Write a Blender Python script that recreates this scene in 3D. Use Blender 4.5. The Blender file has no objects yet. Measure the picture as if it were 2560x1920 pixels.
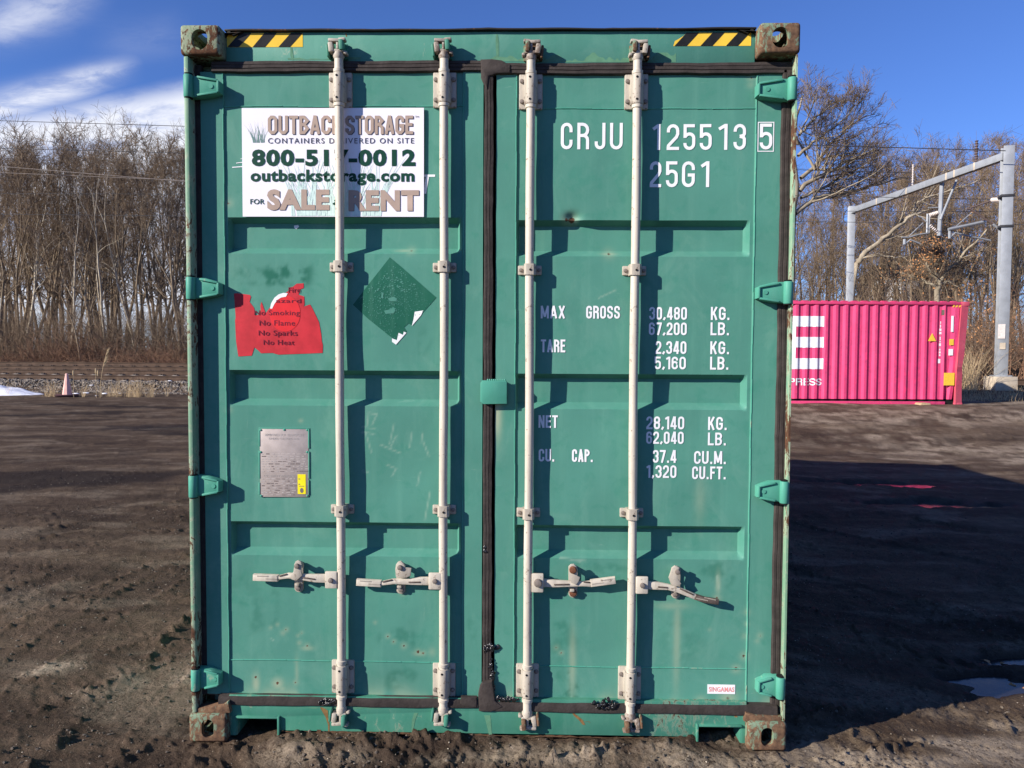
import bpy, bmesh, math, random
import numpy as np
from mathutils import Vector, Matrix

# ------------------------------------------------------------------ camera, sky, sun, exposure
S = bpy.context.scene
COL = S.collection
random.seed(7)
F = 1923.0                                   # focal length in photo pixels (2560 x 1920)
CAM = np.array([0.16661, -3.06616, 1.60928])
PIT, YAW, ROL = -0.0417785, 0.0211376, -0.0048863
def _rot(p, y, r):
    c, s = math.cos, math.sin
    Rz = np.array([[c(y), -s(y), 0], [s(y), c(y), 0], [0, 0, 1]])
    Rx = np.array([[1, 0, 0], [0, c(p), -s(p)], [0, s(p), c(p)]])
    Ry = np.array([[c(r), 0, s(r)], [0, 1, 0], [-s(r), 0, c(r)]])
    return Rz @ Rx @ Ry
RC = _rot(PIT, YAW, ROL)
cd = bpy.data.cameras.new('camera'); cam = bpy.data.objects.new('camera', cd); COL.objects.link(cam)
cd.sensor_width = 36.0; cd.lens = F / 2560 * 36; cd.clip_start = 0.05; cd.clip_end = 3000
m4 = Matrix.Identity(4)
for i in range(3):
    m4[i][0] = RC[i, 0]; m4[i][1] = RC[i, 2]; m4[i][2] = -RC[i, 1]; m4[i][3] = CAM[i]
cam.matrix_world = m4
S.camera = cam

SUN = np.array([-1.70, -1.0, 0.90]); SUN = SUN / np.linalg.norm(SUN)      # towards the sun
SUN_STRENGTH, SKY_STRENGTH, EXPOSURE = 5.0, 0.054, 0.62
S.view_settings.view_transform = 'Standard'; S.view_settings.look = 'None'
S.view_settings.gamma = 1.0; S.view_settings.use_curve_mapping = False
S.view_settings.exposure = EXPOSURE
ld = bpy.data.lights.new('sun', 'SUN'); ld.energy = SUN_STRENGTH; ld.angle = math.radians(0.53); ld.color = (1.0, 0.93, 0.84)
lo = bpy.data.objects.new('sun', ld); COL.objects.link(lo)
lo.rotation_euler = Vector(SUN).to_track_quat('Z', 'Y').to_euler()

W = bpy.data.worlds.new('World'); S.world = W; W.use_nodes = True
class NT:
    """small helper to wire node trees"""
    def __init__(s, tree): s.t = tree; s.n = tree.nodes; s.l = tree.links
    def node(s, typ, **kw):
        n = s.n.new(typ)
        for k, v in kw.items(): setattr(n, k, v)
        return n
    def put(s, sock, v):
        if isinstance(v, bpy.types.NodeSocket): s.l.new(v, sock)
        elif v is not None: sock.default_value = v
    def math(s, op, a, b=None, c=None, clamp=False):
        n = s.node('ShaderNodeMath', operation=op, use_clamp=clamp)
        s.put(n.inputs[0], a)
        if b is not None: s.put(n.inputs[1], b)
        if c is not None: s.put(n.inputs[2], c)
        return n.outputs[0]
    def ramp(s, v, a, b, lo=0.0, hi=1.0):
        n = s.node('ShaderNodeMapRange', interpolation_type='SMOOTHSTEP')
        s.put(n.inputs[0], v); n.inputs[1].default_value = a; n.inputs[2].default_value = b
        n.inputs[3].default_value = lo; n.inputs[4].default_value = hi
        return n.outputs[0]
    def mix(s, f, a, b):
        n = s.node('ShaderNodeMix', data_type='RGBA')
        s.put(n.inputs[0], f)
        for k, v in ((6, a), (7, b)):
            if not isinstance(v, bpy.types.NodeSocket): v = tuple(v) + ((1,) if len(v) == 3 else ())
            s.put(n.inputs[k], v)
        return n.outputs[2]
    def noise(s, vec, scale, detail=4, rough=0.6, dist=0.0):
        n = s.node('ShaderNodeTexNoise')
        if vec is not None: s.l.new(vec, n.inputs['Vector'])
        n.inputs['Scale'].default_value = scale; n.inputs['Detail'].default_value = detail
        n.inputs['Roughness'].default_value = rough; n.inputs['Distortion'].default_value = dist
        return n.outputs[0]
    def scalev(s, vec, sc, rot=(0, 0, 0)):
        n = s.node('ShaderNodeMapping'); s.l.new(vec, n.inputs[0])
        n.inputs['Scale'].default_value = sc; n.inputs['Rotation'].default_value = rot
        return n.outputs[0]

def build_sky():
    k = NT(W.node_tree); k.n.clear()
    sky = k.node('ShaderNodeTexSky', sky_type='NISHITA'); sky.sun_disc = False
    sky.sun_elevation = math.asin(SUN[2]); sky.sun_rotation = math.atan2(SUN[0], SUN[1]) % (2 * math.pi)
    sky.altitude = 300; sky.air_density = 1.0; sky.dust_density = 0.0; sky.ozone_density = 3.0
    tc = k.node('ShaderNodeTexCoord').outputs['Generated']
    sep = k.node('ShaderNodeSeparateXYZ'); k.l.new(tc, sep.inputs[0])
    az = k.math('ARCTAN2', sep.outputs[0], sep.outputs[1]); el = k.math('ARCSINE', sep.outputs[2])
    cb = k.node('ShaderNodeCombineXYZ'); k.l.new(az, cb.inputs[0]); k.l.new(el, cb.inputs[1])
    rv = k.scalev(cb.outputs[0], (1, 1, 1), (0, 0, -0.22))
    n1 = k.noise(k.scalev(rv, (6, 21, 1)), 1.0, 6, 0.62, 0.5)
    n2 = k.noise(k.scalev(rv, (1.6, 7, 1)), 1.0, 4, 0.55, 0.6)
    n3 = k.noise(k.scalev(rv, (15, 46, 1)), 1.0, 6, 0.68, 0.5)
    # wispy streaks that climb to the right above a bright sheet low in the west
    azr = k.math('ADD', az, 0.608)
    wob = k.math('MULTIPLY', k.math('SUBTRACT', n2, 0.5), 0.055)
    def line(e0, slope): return k.math('ADD', k.math('SUBTRACT', el, k.math('MULTIPLY_ADD', azr, slope, e0)), wob)
    def band(e0, slope, width):
        d = k.math('DIVIDE', line(e0, slope), width)
        return k.math('EXPONENT', k.math('MULTIPLY', k.math('MULTIPLY', d, d), -1.0))
    body = k.ramp(k.math('MULTIPLY_ADD', n1, 0.6, k.math('MULTIPLY', n3, 0.4)), 0.36, 0.58, 0.30, 1.0)
    b1 = k.math('MULTIPLY', k.math('MULTIPLY', band(0.252, 0.50, 0.015), k.ramp(az, -0.455, -0.53)), body)
    b3 = k.math('MULTIPLY', k.math('MULTIPLY', band(0.335, 0.52, 0.019), k.ramp(az, -0.48, -0.58)), k.math('MULTIPLY', body, 0.62))
    b4 = k.math('MULTIPLY', k.math('MULTIPLY', k.ramp(line(0.246, 0.32), 0.012, -0.022), k.ramp(az, -0.22, -0.42)), k.ramp(body, 0.25, 0.95, 0.50, 1.0))
    b5 = k.math('MULTIPLY', band(0.318, 0.2, 0.02), k.math('MULTIPLY', k.math('MULTIPLY', k.ramp(az, -0.40, -0.45), k.ramp(az, -0.53, -0.47)), k.math('MULTIPLY', body, 0.10)))
    cov = k.math('MAXIMUM', k.math('MAXIMUM', b1, b4), k.math('ADD', b3, b5))
    cov = k.math('MULTIPLY', cov, k.ramp(el, -0.02, 0.05), clamp=True)
    tint = k.node('ShaderNodeMix', data_type='RGBA', blend_type='MULTIPLY'); tint.inputs[0].default_value = 1.0
    k.l.new(sky.outputs[0], tint.inputs[6]); tint.inputs[7].default_value = (0.84, 1.13, 1.90, 1)
    col = k.mix(k.math('MULTIPLY', cov, 0.95), tint.outputs[2], (11.6, 11.9, 13.0))
    bg = k.node('ShaderNodeBackground'); k.l.new(col, bg.inputs[0]); bg.inputs[1].default_value = SKY_STRENGTH
    out = k.node('ShaderNodeOutputWorld'); k.l.new(bg.outputs[0], out.inputs[0])
build_sky()

# ------------------------------------------------------------------ survey: sight lines of the photo -> metres in the yard
def ray(px, py): return RC @ np.array([(px - 1280) / F, 1.0, -(py - 960) / F])
def P(px, py, y=0.0):
    d = ray(px, py); q = CAM + d * ((y - CAM[1]) / d[1]); return float(q[0]), float(q[2])
def G(px, py, z=0.0):
    d = ray(px, py); q = CAM + d * ((z - CAM[2]) / d[2]); return float(q[0]), float(q[1])
def Q(px, py, dist):
    return CAM + ray(px, py) * dist

# ------------------------------------------------------------------ noise
_prm = np.random.RandomState(3).permutation(512)
_ga = np.random.RandomState(5).rand(512) * 2 * np.pi
def pnoise(x, y, seed=0):
    x = np.asarray(x, float); y = np.asarray(y, float)
    xi = np.floor(x).astype(int); yi = np.floor(y).astype(int); xf = x - xi; yf = y - yi
    u = xf * xf * xf * (xf * (xf * 6 - 15) + 10); v = yf * yf * yf * (yf * (yf * 6 - 15) + 10)
    def g(ix, iy, dx, dy):
        a = _ga[_prm[(_prm[(ix + seed * 17) & 511] + iy) & 511]]
        return np.cos(a) * dx + np.sin(a) * dy
    n0 = g(xi, yi, xf, yf) * (1 - u) + g(xi + 1, yi, xf - 1, yf) * u
    n1 = g(xi, yi + 1, xf, yf - 1) * (1 - u) + g(xi + 1, yi + 1, xf - 1, yf - 1) * u
    return (n0 * (1 - v) + n1 * v) * 1.5
def fbm(x, y, oct=4, seed=0, gain=0.5):
    s = 0; a = 1
    for o in range(oct):
        s = s + a * pnoise(x * 2 ** o, y * 2 ** o, seed + o); a *= gain
    return s
def sstep(a, b, x):
    t = np.clip((x - a) / (b - a), 0, 1); return t * t * (3 - 2 * t)

# ------------------------------------------------------------------ object helpers
def tag(o, label=None, cat=None, group=None, kind=None):
    if label: o['label'] = label
    if cat: o['category'] = cat
    if group: o['group'] = group
    if kind: o['kind'] = kind
    return o
def empty(name, loc=(0, 0, 0), rz=0, parent=None):
    o = bpy.data.objects.new(name, None); COL.objects.link(o); o.location = loc; o.rotation_euler = (0, 0, rz)
    o.empty_display_size = 0.2
    if parent: o.parent = parent
    return o
def link(name, me, parent=None, loc=None, rot=None, label=None):
    o = bpy.data.objects.new(name, me); COL.objects.link(o)
    if parent: o.parent = parent
    if loc is not None: o.location = loc
    if rot is not None: o.rotation_euler = rot
    if label: o['label'] = label
    return o
def smooth(me, ang=None):
    me.polygons.foreach_set('use_smooth', [True] * len(me.polygons))
    if ang: me.set_sharp_from_angle(angle=math.radians(ang))
def mesh_np(name, V, faces, mat, sm=False):
    """faces: (n,k) int array or list of such arrays"""
    if not isinstance(faces, list): faces = [faces]
    faces = [f for f in faces if len(f)]
    me = bpy.data.meshes.new(name); V = np.ascontiguousarray(V, np.float32)
    me.vertices.add(len(V)); me.vertices.foreach_set('co', V.ravel())
    nl = sum(f.size for f in faces); npoly = sum(len(f) for f in faces)
    me.loops.add(nl); me.polygons.add(npoly)
    me.loops.foreach_set('vertex_index', np.concatenate([f.ravel() for f in faces]).astype(np.int32))
    tot = np.concatenate([np.full(len(f), f.shape[1]) for f in faces]); st = np.concatenate([[0], np.cumsum(tot)[:-1]])
    me.polygons.foreach_set('loop_start', st.astype(np.int32)); me.polygons.foreach_set('loop_total', tot.astype(np.int32))
    me.update(calc_edges=True); me.validate()
    me.polygons.foreach_set('use_smooth', [bool(sm)] * len(me.polygons))
    if mat: me.materials.append(mat)
    return me
def attr(me, name, val):
    a = me.attributes.new(name, 'FLOAT', 'POINT'); a.data.foreach_set('value', np.ascontiguousarray(val, np.float32).ravel())
class B:
    """collects bevelled boxes, plates, cylinders into one mesh"""
    def __init__(s): s.bm = bmesh.new()
    def _merge(s, b2, M=None):
        if M is not None: bmesh.ops.transform(b2, matrix=M, verts=b2.verts)
        me = bpy.data.meshes.new('tmp'); b2.to_mesh(me); b2.free(); s.bm.from_mesh(me); bpy.data.meshes.remove(me)
    def box(s, x0, x1, y0, y1, z0, z1, bev=0.0, M=None, seg=2):
        b = bmesh.new(); bmesh.ops.create_cube(b, size=1)
        bmesh.ops.transform(b, matrix=Matrix.Translation(((x0+x1)/2, (y0+y1)/2, (z0+z1)/2)) @ Matrix.Diagonal((abs(x1-x0), abs(y1-y0), abs(z1-z0), 1)), verts=b.verts)
        if bev: bmesh.ops.bevel(b, geom=b.edges[:], offset=bev, segments=seg, affect='EDGES', profile=0.5)
        s._merge(b, M); return s
    def poly(s, pts, y0, y1, bev=0.0, M=None, seg=2):
        """outline in (x,z), extruded from y0 to y1"""
        b = bmesh.new(); vs = [b.verts.new((x, y0, z)) for x, z in pts]; f = b.faces.new(vs)
        r = bmesh.ops.extrude_face_region(b, geom=[f]); nv = [g for g in r['geom'] if isinstance(g, bmesh.types.BMVert)]
        for v in nv: v.co.y = y1
        bmesh.ops.recalc_face_normals(b, faces=b.faces[:])
        if bev:
            ed = [e for e in b.edges if abs(e.verts[0].co.y - y0) < 1e-6 and abs(e.verts[1].co.y - y0) < 1e-6]
            bmesh.ops.bevel(b, geom=ed, offset=bev, segments=seg, affect='EDGES', profile=0.5)
        s._merge(b, M); return s
    def lathe(s, prof, n=24, M=None, cap=True):
        """prof: (radius, height) along z"""
        b = bmesh.new(); rings = []
        for r, z in prof:
            rings.append([b.verts.new((r*math.cos(2*math.pi*i/n), r*math.sin(2*math.pi*i/n), z)) for i in range(n)])
        for a, c in zip(rings, rings[1:]):
            for i in range(n): b.faces.new((a[i], a[(i+1) % n], c[(i+1) % n], c[i]))
        if cap:
            b.faces.new(rings[0][::-1]); b.faces.new(rings[-1])
        s._merge(b, M); return s
    def bar(s, p, q, r, n=8, r2=None):
        p, q = Vector(p), Vector(q); d = q - p
        M = Matrix.Translation(p) @ d.to_track_quat('Z', 'Y').to_matrix().to_4x4()
        return s.lathe([(r, 0), (r if r2 is None else r2, d.length)], n, M)
    def beam(s, p, q, w, h, bev=0.0):
        """rectangular bar from p to q, h measured upright"""
        p, q = Vector(p), Vector(q); d = q - p; x = d.normalized(); yv = Vector((0, 0, 1)).cross(x)
        if yv.length < 1e-4: yv = Vector((0, 1, 0))
        yv.normalize(); z = x.cross(yv)
        M = Matrix.Translation((p+q)/2) @ Matrix((x, yv, z)).transposed().to_4x4()
        return s.box(-d.length/2, d.length/2, -w/2, w/2, -h/2, h/2, bev, M)
    def mesh(s, name, mat, ang=35):
        me = bpy.data.meshes.new(name); s.bm.to_mesh(me); s.bm.free(); me.materials.append(mat)
        smooth(me, ang); return me
    def done(s, name, mat, parent=None, label=None, ang=35, loc=None):
        return link(name, s.mesh(name, mat, ang), parent, loc, None, label)
def T(x, y, z): return Matrix.Translation((x, y, z))
def Rx(a): return Matrix.Rotation(a, 4, 'X')
def Ry(a): return Matrix.Rotation(a, 4, 'Y')
def Rz(a): return Matrix.Rotation(a, 4, 'Z')

# ------------------------------------------------------------------ materials
def material(name):
    m = bpy.data.materials.new(name); m.use_nodes = True; k = NT(m.node_tree)
    b = k.n['Principled BSDF']; return m, k, b
def simple(name, col, rough=0.6, metal=0.0, var=0.12, scale=14, bump=0.0, spec=0.18):
    m, k, b = material(name); tc = k.node('ShaderNodeTexCoord').outputs['Object']
    n = k.noise(tc, scale, 5, 0.6)
    c = k.mix(k.ramp(n, 0.3, 0.7), [x * (1 - var) for x in col], [min(1, x * (1 + var)) for x in col])
    k.put(b.inputs['Base Color'], c); b.inputs['Roughness'].default_value = rough; b.inputs['Metallic'].default_value = metal
    b.inputs['Specular IOR Level'].default_value = spec
    if bump:
        bp = k.node('ShaderNodeBump'); bp.inputs['Strength'].default_value = bump; bp.inputs['Distance'].default_value = 0.004
        k.l.new(k.noise(tc, scale * 5, 4, 0.6), bp.inputs['Height']); k.l.new(bp.outputs[0], b.inputs['Normal'])
    return m
RUST_A, RUST_B = (0.135, 0.064, 0.034), (0.066, 0.035, 0.023)
def painted(name, col, rust=0.0, fade=(0.17, 0.37, 0.28), attrs=False, chip=0.0, rough=0.50, edge=0.0, rcol=(RUST_A, RUST_B)):
    """old container paint: blotchy fading, rain streaks, rust where it has broken through"""
    m, k, b = material(name); tc = k.node('ShaderNodeTexCoord').outputs['Object']
    big = k.noise(tc, 2.2, 5, 0.6, 0.4); mid = k.noise(tc, 11, 5, 0.65, 0.5); fine = k.noise(tc, 70, 4, 0.6)
    streak = k.noise(k.scalev(tc, (16, 16, 1.1)), 1.0, 5, 0.6)
    c = k.mix(k.ramp(big, 0.32, 0.68), [x * 0.93 for x in col], [x * 1.06 for x in col])
    c = k.mix(k.math('MULTIPLY', k.ramp(streak, 0.48, 0.75), 0.20), c, fade)
    c = k.mix(k.math('MULTIPLY', k.ramp(mid, 0.50, 0.70), 0.44), c, [col[0] * 0.55, col[1] * 0.86, col[2] * 0.80])
    c = k.mix(k.math('MULTIPLY', k.ramp(fine, 0.62, 0.72), 0.10), c, [x * 1.35 for x in col])
    c = k.mix(k.math('MULTIPLY', k.ramp(k.noise(k.scalev(tc, (5, 5, 3)), 1.0, 7, 0.7, 0.8), 0.52, 0.68), 0.30), c, [col[0] * 1.9, col[1] * 1.28, col[2] * 1.30])
    rmask = None
    if attrs:
        def at(n): return k.node('ShaderNodeAttribute', attribute_name=n).outputs['Fac']
        scf = k.math('MULTIPLY', k.ramp(k.noise(k.scalev(tc, (9, 9, 90), (0, 0.35, 0)), 1.0, 5, 0.6, 0.8), 0.66, 0.72), k.ramp(k.noise(tc, 3.1, 3, 0.6), 0.5, 0.65))
        sc2 = k.math('MULTIPLY', k.ramp(k.noise(k.scalev(tc, (80, 80, 6), (0, -0.2, 0)), 1.0, 5, 0.6, 0.8), 0.67, 0.73), k.ramp(k.noise(tc, 2.7, 3, 0.6, 1.0), 0.5, 0.66))
        c = k.mix(k.math('MULTIPLY', k.math('MAXIMUM', scf, sc2), 0.28), c, (0.26, 0.40, 0.32))
        c = k.mix(at('dark'), c, (0.018, 0.130, 0.085))
        c = k.mix(at('fade'), c, (0.36, 0.40, 0.27))
        c = k.mix(k.math('MULTIPLY', at('scratch'), 0.6), c, (0.36, 0.46, 0.36))
        rn = k.math('MULTIPLY_ADD', k.math('SUBTRACT', mid, 0.5), 0.8, at('rust'))
        rmask = k.ramp(rn, 0.42, 0.62)
    if rust > 0:
        rr = k.noise(k.scalev(tc, (34, 34, 17)), 1.0, 8, 0.74, 0.7)
        r2 = k.math('MULTIPLY_ADD', k.math('SUBTRACT', big, 0.5), 0.9, rr)
        t = 0.80 - 0.50 * rust
        r2 = k.ramp(r2, t, t + 0.07)
        rmask = r2 if rmask is None else k.math('MAXIMUM', rmask, r2)
        if chip:
            halo = k.ramp(k.math('MULTIPLY_ADD', k.math('SUBTRACT', big, 0.5), 0.9, rr), t - 0.09, t)
            c = k.mix(k.math('MULTIPLY', halo, chip), c, (0.42, 0.42, 0.30))
    rg = rough
    if rmask is not None:
        rc = k.mix(k.ramp(k.noise(tc, 45, 5, 0.7), 0.35, 0.65), *rcol)
        c = k.mix(rmask, c, rc); rg = k.math('MULTIPLY_ADD', rmask, 0.4, rough)
    k.put(b.inputs['Base Color'], c); k.put(b.inputs['Roughness'], rg); b.inputs['Specular IOR Level'].default_value = 0.16
    bp = k.node('ShaderNodeBump'); bp.inputs['Strength'].default_value = 0.25; bp.inputs['Distance'].default_value = 0.002
    k.l.new(k.noise(tc, 38, 6, 0.65), bp.inputs['Height']); k.l.new(bp.outputs[0], b.inputs['Normal'])
    return m
GREEN = (0.080, 0.246, 0.186)
M_DOOR = painted('green_door_paint', GREEN, attrs=True)
M_GREEN = painted('green_steel_paint', GREEN, rust=0.12, chip=0.4)
M_FRAME = painted('green_frame_paint', (0.060, 0.225, 0.155), rust=0.22, chip=0.35)
M_POST = painted('weathered_post_paint', (0.20, 0.345, 0.225), rust=0.54, chip=0.55)
M_CAST = painted('rusty_casting_paint', (0.165, 0.225, 0.135), rust=0.68, chip=0.35, rough=0.6)
M_CAST2 = painted('rustier_casting_paint', (0.13, 0.22, 0.14), rust=0.78, chip=0.2, rough=0.7, rcol=((0.20, 0.115, 0.066), (0.095, 0.055, 0.036)))
M_HINGE = painted('turquoise_hinge_paint', (0.075, 0.30, 0.215), rust=0.10, chip=0.5)
M_LIP = painted('roof_lip_paint', (0.028, 0.026, 0.022), rust=0.45, fade=(0.08, 0.05, 0.04))
def rod_mat(name, col, rust):
    m, k, b = material(name); tc = k.node('ShaderNodeTexCoord').outputs['Object']
    st = k.noise(k.scalev(tc, (30, 30, 2.5)), 1.0, 5, 0.65); fl = k.noise(tc, 60, 5, 0.7); big = k.noise(tc, 5, 4, 0.6)
    c = k.mix(k.ramp(st, 0.3, 0.7), [x * 0.84 for x in col], [min(1, x * 1.08) for x in col])
    t = 0.74 - 0.22 * rust
    sp = k.ramp(k.math('MULTIPLY_ADD', k.math('SUBTRACT', big, 0.5), 0.5, fl), t, t + 0.05)
    c = k.mix(k.math('MULTIPLY', sp, 0.75), c, (0.16, 0.105, 0.070))
    c = k.mix(k.math('MULTIPLY', k.ramp(k.noise(k.scalev(tc, (24, 24, 5)), 1.0, 6, 0.7, 0.5), 0.50, 0.66), 0.45), c, [x * 0.60 for x in col])
    k.put(b.inputs['Base Color'], c); b.inputs['Roughness'].default_value = 0.55; b.inputs['Specular IOR Level'].default_value = 0.35
    bp = k.node('ShaderNodeBump'); bp.inputs['Strength'].default_value = 0.3; bp.inputs['Distance'].default_value = 0.0015
    k.l.new(fl, bp.inputs['Height']); k.l.new(bp.outputs[0], b.inputs['Normal'])
    return m
M_ROD = rod_mat('chalky_zinc_rod', (0.56, 0.50, 0.405), 0.62)
M_BRK = rod_mat('chalky_zinc_bracket', (0.44, 0.39, 0.315), 0.62)
M_CAM = rod_mat('rusting_zinc_cam', (0.34, 0.29, 0.24), 1.1)
M_BOLT = simple('dull_bolt_steel', (0.24, 0.20, 0.17), 0.6, 0.3, 0.25, 60)
M_RBOLT = simple('rusty_bolt_steel', (0.16, 0.065, 0.035), 0.85, 0.0, 0.3, 80)
M_RUB = simple('brown_black_rubber', (0.048, 0.039, 0.035), 0.8, 0, 0.25, 20, 0.5)
M_TAR = simple('black_sealant', (0.012, 0.011, 0.011), 0.22, 0, 0.3, 30, 0.8, 0.6)
M_BLACK = simple('dark_cavity', (0.012, 0.012, 0.012), 0.9)
M_GRIP = simple('dark_grip_steel', (0.11, 0.085, 0.07), 0.6, 0.2, 0.3, 50, 0.3)
M_WHITE = simple('white_vinyl', (0.80, 0.80, 0.80), 0.45, 0, 0.04, 20)
M_BOARD = simple('white_sign_board', (0.83, 0.80, 0.84), 0.35, 0, 0.03, 3)
M_TAN = simple('tan_print', (0.40, 0.300, 0.240), 0.5, 0, 0.05, 30)
M_DGREEN = simple('dark_green_print', (0.005, 0.050, 0.030), 0.5, 0, 0.05, 30)
M_NAVY = simple('slate_print', (0.055, 0.062, 0.095), 0.5, 0, 0.05, 30)
M_PALE = simple('pale_green_print', (0.60, 0.76, 0.69), 0.5, 0, 0.08, 30)
M_RED = simple('faded_red_vinyl', (0.50, 0.030, 0.040), 0.5, 0, 0.16, 12)
M_RED2 = simple('bright_red_print', (0.68, 0.030, 0.036), 0.45, 0, 0.06, 20)
M_RTXT = simple('dark_red_print', (0.16, 0.014, 0.03), 0.5, 0, 0.1, 20)
M_YEL = simple('yellow_vinyl', (0.80, 0.52, 0.055), 0.4, 0, 0.06, 20)
M_BLK = simple('black_vinyl', (0.018, 0.018, 0.017), 0.4, 0, 0.2, 30)
M_LEMON = simple('lemon_label', (0.85, 0.72, 0.02), 0.4, 0, 0.05, 20)
M_PLATE = simple('dull_data_plate', (0.40, 0.34, 0.31), 0.45, 0.2, 0.10, 25)
M_PTXT = simple('plate_relief', (0.44, 0.39, 0.36), 0.5, 0.1, 0.1, 60)
M_PDRK = simple('plate_ink', (0.17, 0.14, 0.13), 0.6, 0, 0.1, 60)
M_GHOST = painted('green_placard_paint', (0.016, 0.115, 0.072), rough=0.5)
M_LRED = simple('pale_red_print', (0.75, 0.27, 0.25), 0.5)

# ------------------------------------------------------------------ ground
# the yard is nearly level, sinks into a wet hollow on the right and climbs to the track bed at the back
TRK = np.array([1.0, -0.150]); TRK = TRK / np.linalg.norm(TRK); TNR = np.array([-TRK[1], TRK[0]])     # along / away from the yard
RAIL0 = np.array([-13.33, 26.80])
def trackdist(x, y): return (np.asarray(x) - RAIL0[0]) * TNR[0] + (np.asarray(y) - RAIL0[1]) * TNR[1]
PUD = [  # (px, py, rx, ry, turn, level) shallow pools: centre by survey, radii in metres
    (2425, 1703, 0.20, 0.065, 0.10, -0.107), (2545, 1655, 0.26, 0.075, 0.1, -0.108), (2535, 1722, 0.22, 0.065, 0.2, -0.106),
    (2350, 1268, 0.62, 0.20, 0.05, -0.172), (2165, 1213, 0.9, 0.12, -0.05, -0.174), (2250, 1222, 0.5, 0.06, -0.05, -0.177),
    (450, 1072, 1.0, 0.4, 0.1, -0.030)]
def base_z(x, y):
    z = -0.085 * sstep(1.3, 2.7, x) * sstep(-2.5, 0.3, y) - 0.085 * sstep(2.5, 7.0, x) * sstep(1.0, 8.5, y) * sstep(15.5, 10.0, y)
    z = z + 0.44 * sstep(1.0, 4.0, x) * sstep(10.0, 15.8, y)
    td = trackdist(x, y)
    z = z + 0.38 * sstep(-1.75, -0.75, td) * sstep(6, -2, x) + 0.12 * sstep(-3.2, -1.2, td) * sstep(-2, 6, x) + 0.30 * sstep(1.5, 6.0, td) + 0.5 * sstep(9, 30, td)
    return z
TRACKS = [  # wheel tracks: two survey points, width, lug depth
    ((60, 1660), (372, 1470), 0.26, 1.0), ((250, 1840), (520, 1560), 0.24, 1.2), ((0, 1490), (130, 1450), 0.20, 0.8), ((120, 1360), (480, 1300), 0.42, 1.0),
    ((0, 1215), (430, 1180), 0.55, 0.8), ((0, 1160), (450, 1125), 0.35, 0.7), ((700, 1925), (1130, 1860), 0.34, 1.3), ((900, 1925), (1420, 1858), 0.24, 1.2),  # the first of these runs along the shadow band painted on the mud
    ((2060, 1500), (2560, 1640), 0.30, 0.7), ((2040, 1600), (2300, 1660), 0.3, 0.6), ((2000, 1110), (2560, 1090), 0.5, 0.5), ((0, 1060), (450, 1040), 0.4, 0.5),
    ((-40, 1330), (470, 1225), 0.24, 0.9), ((-40, 1372), (470, 1255), 0.24, 0.9), ((-40, 1100), (470, 1070), 0.3, 0.9), ((-40, 1130), (470, 1096), 0.3, 0.9), ((-40, 1570), (300, 1420), 0.22, 1.0), ((2000, 1090), (2600, 1060), 0.35, 1.0), ((2000, 1120), (2600, 1085), 0.35, 1.0), ((2000, 1240), (2600, 1330), 0.35, 0.9), ((2000, 1300), (2600, 1420), 0.35, 0.9), ((1990, 1420), (2600, 1560), 0.3, 0.9),
    ((1700, 1925), (2200, 1800), 0.28, 0.9), ((0, 1780), (300, 1660), 0.3, 0.9), ((380, 1920), (640, 1700), 0.22, 1.0)]
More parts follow.
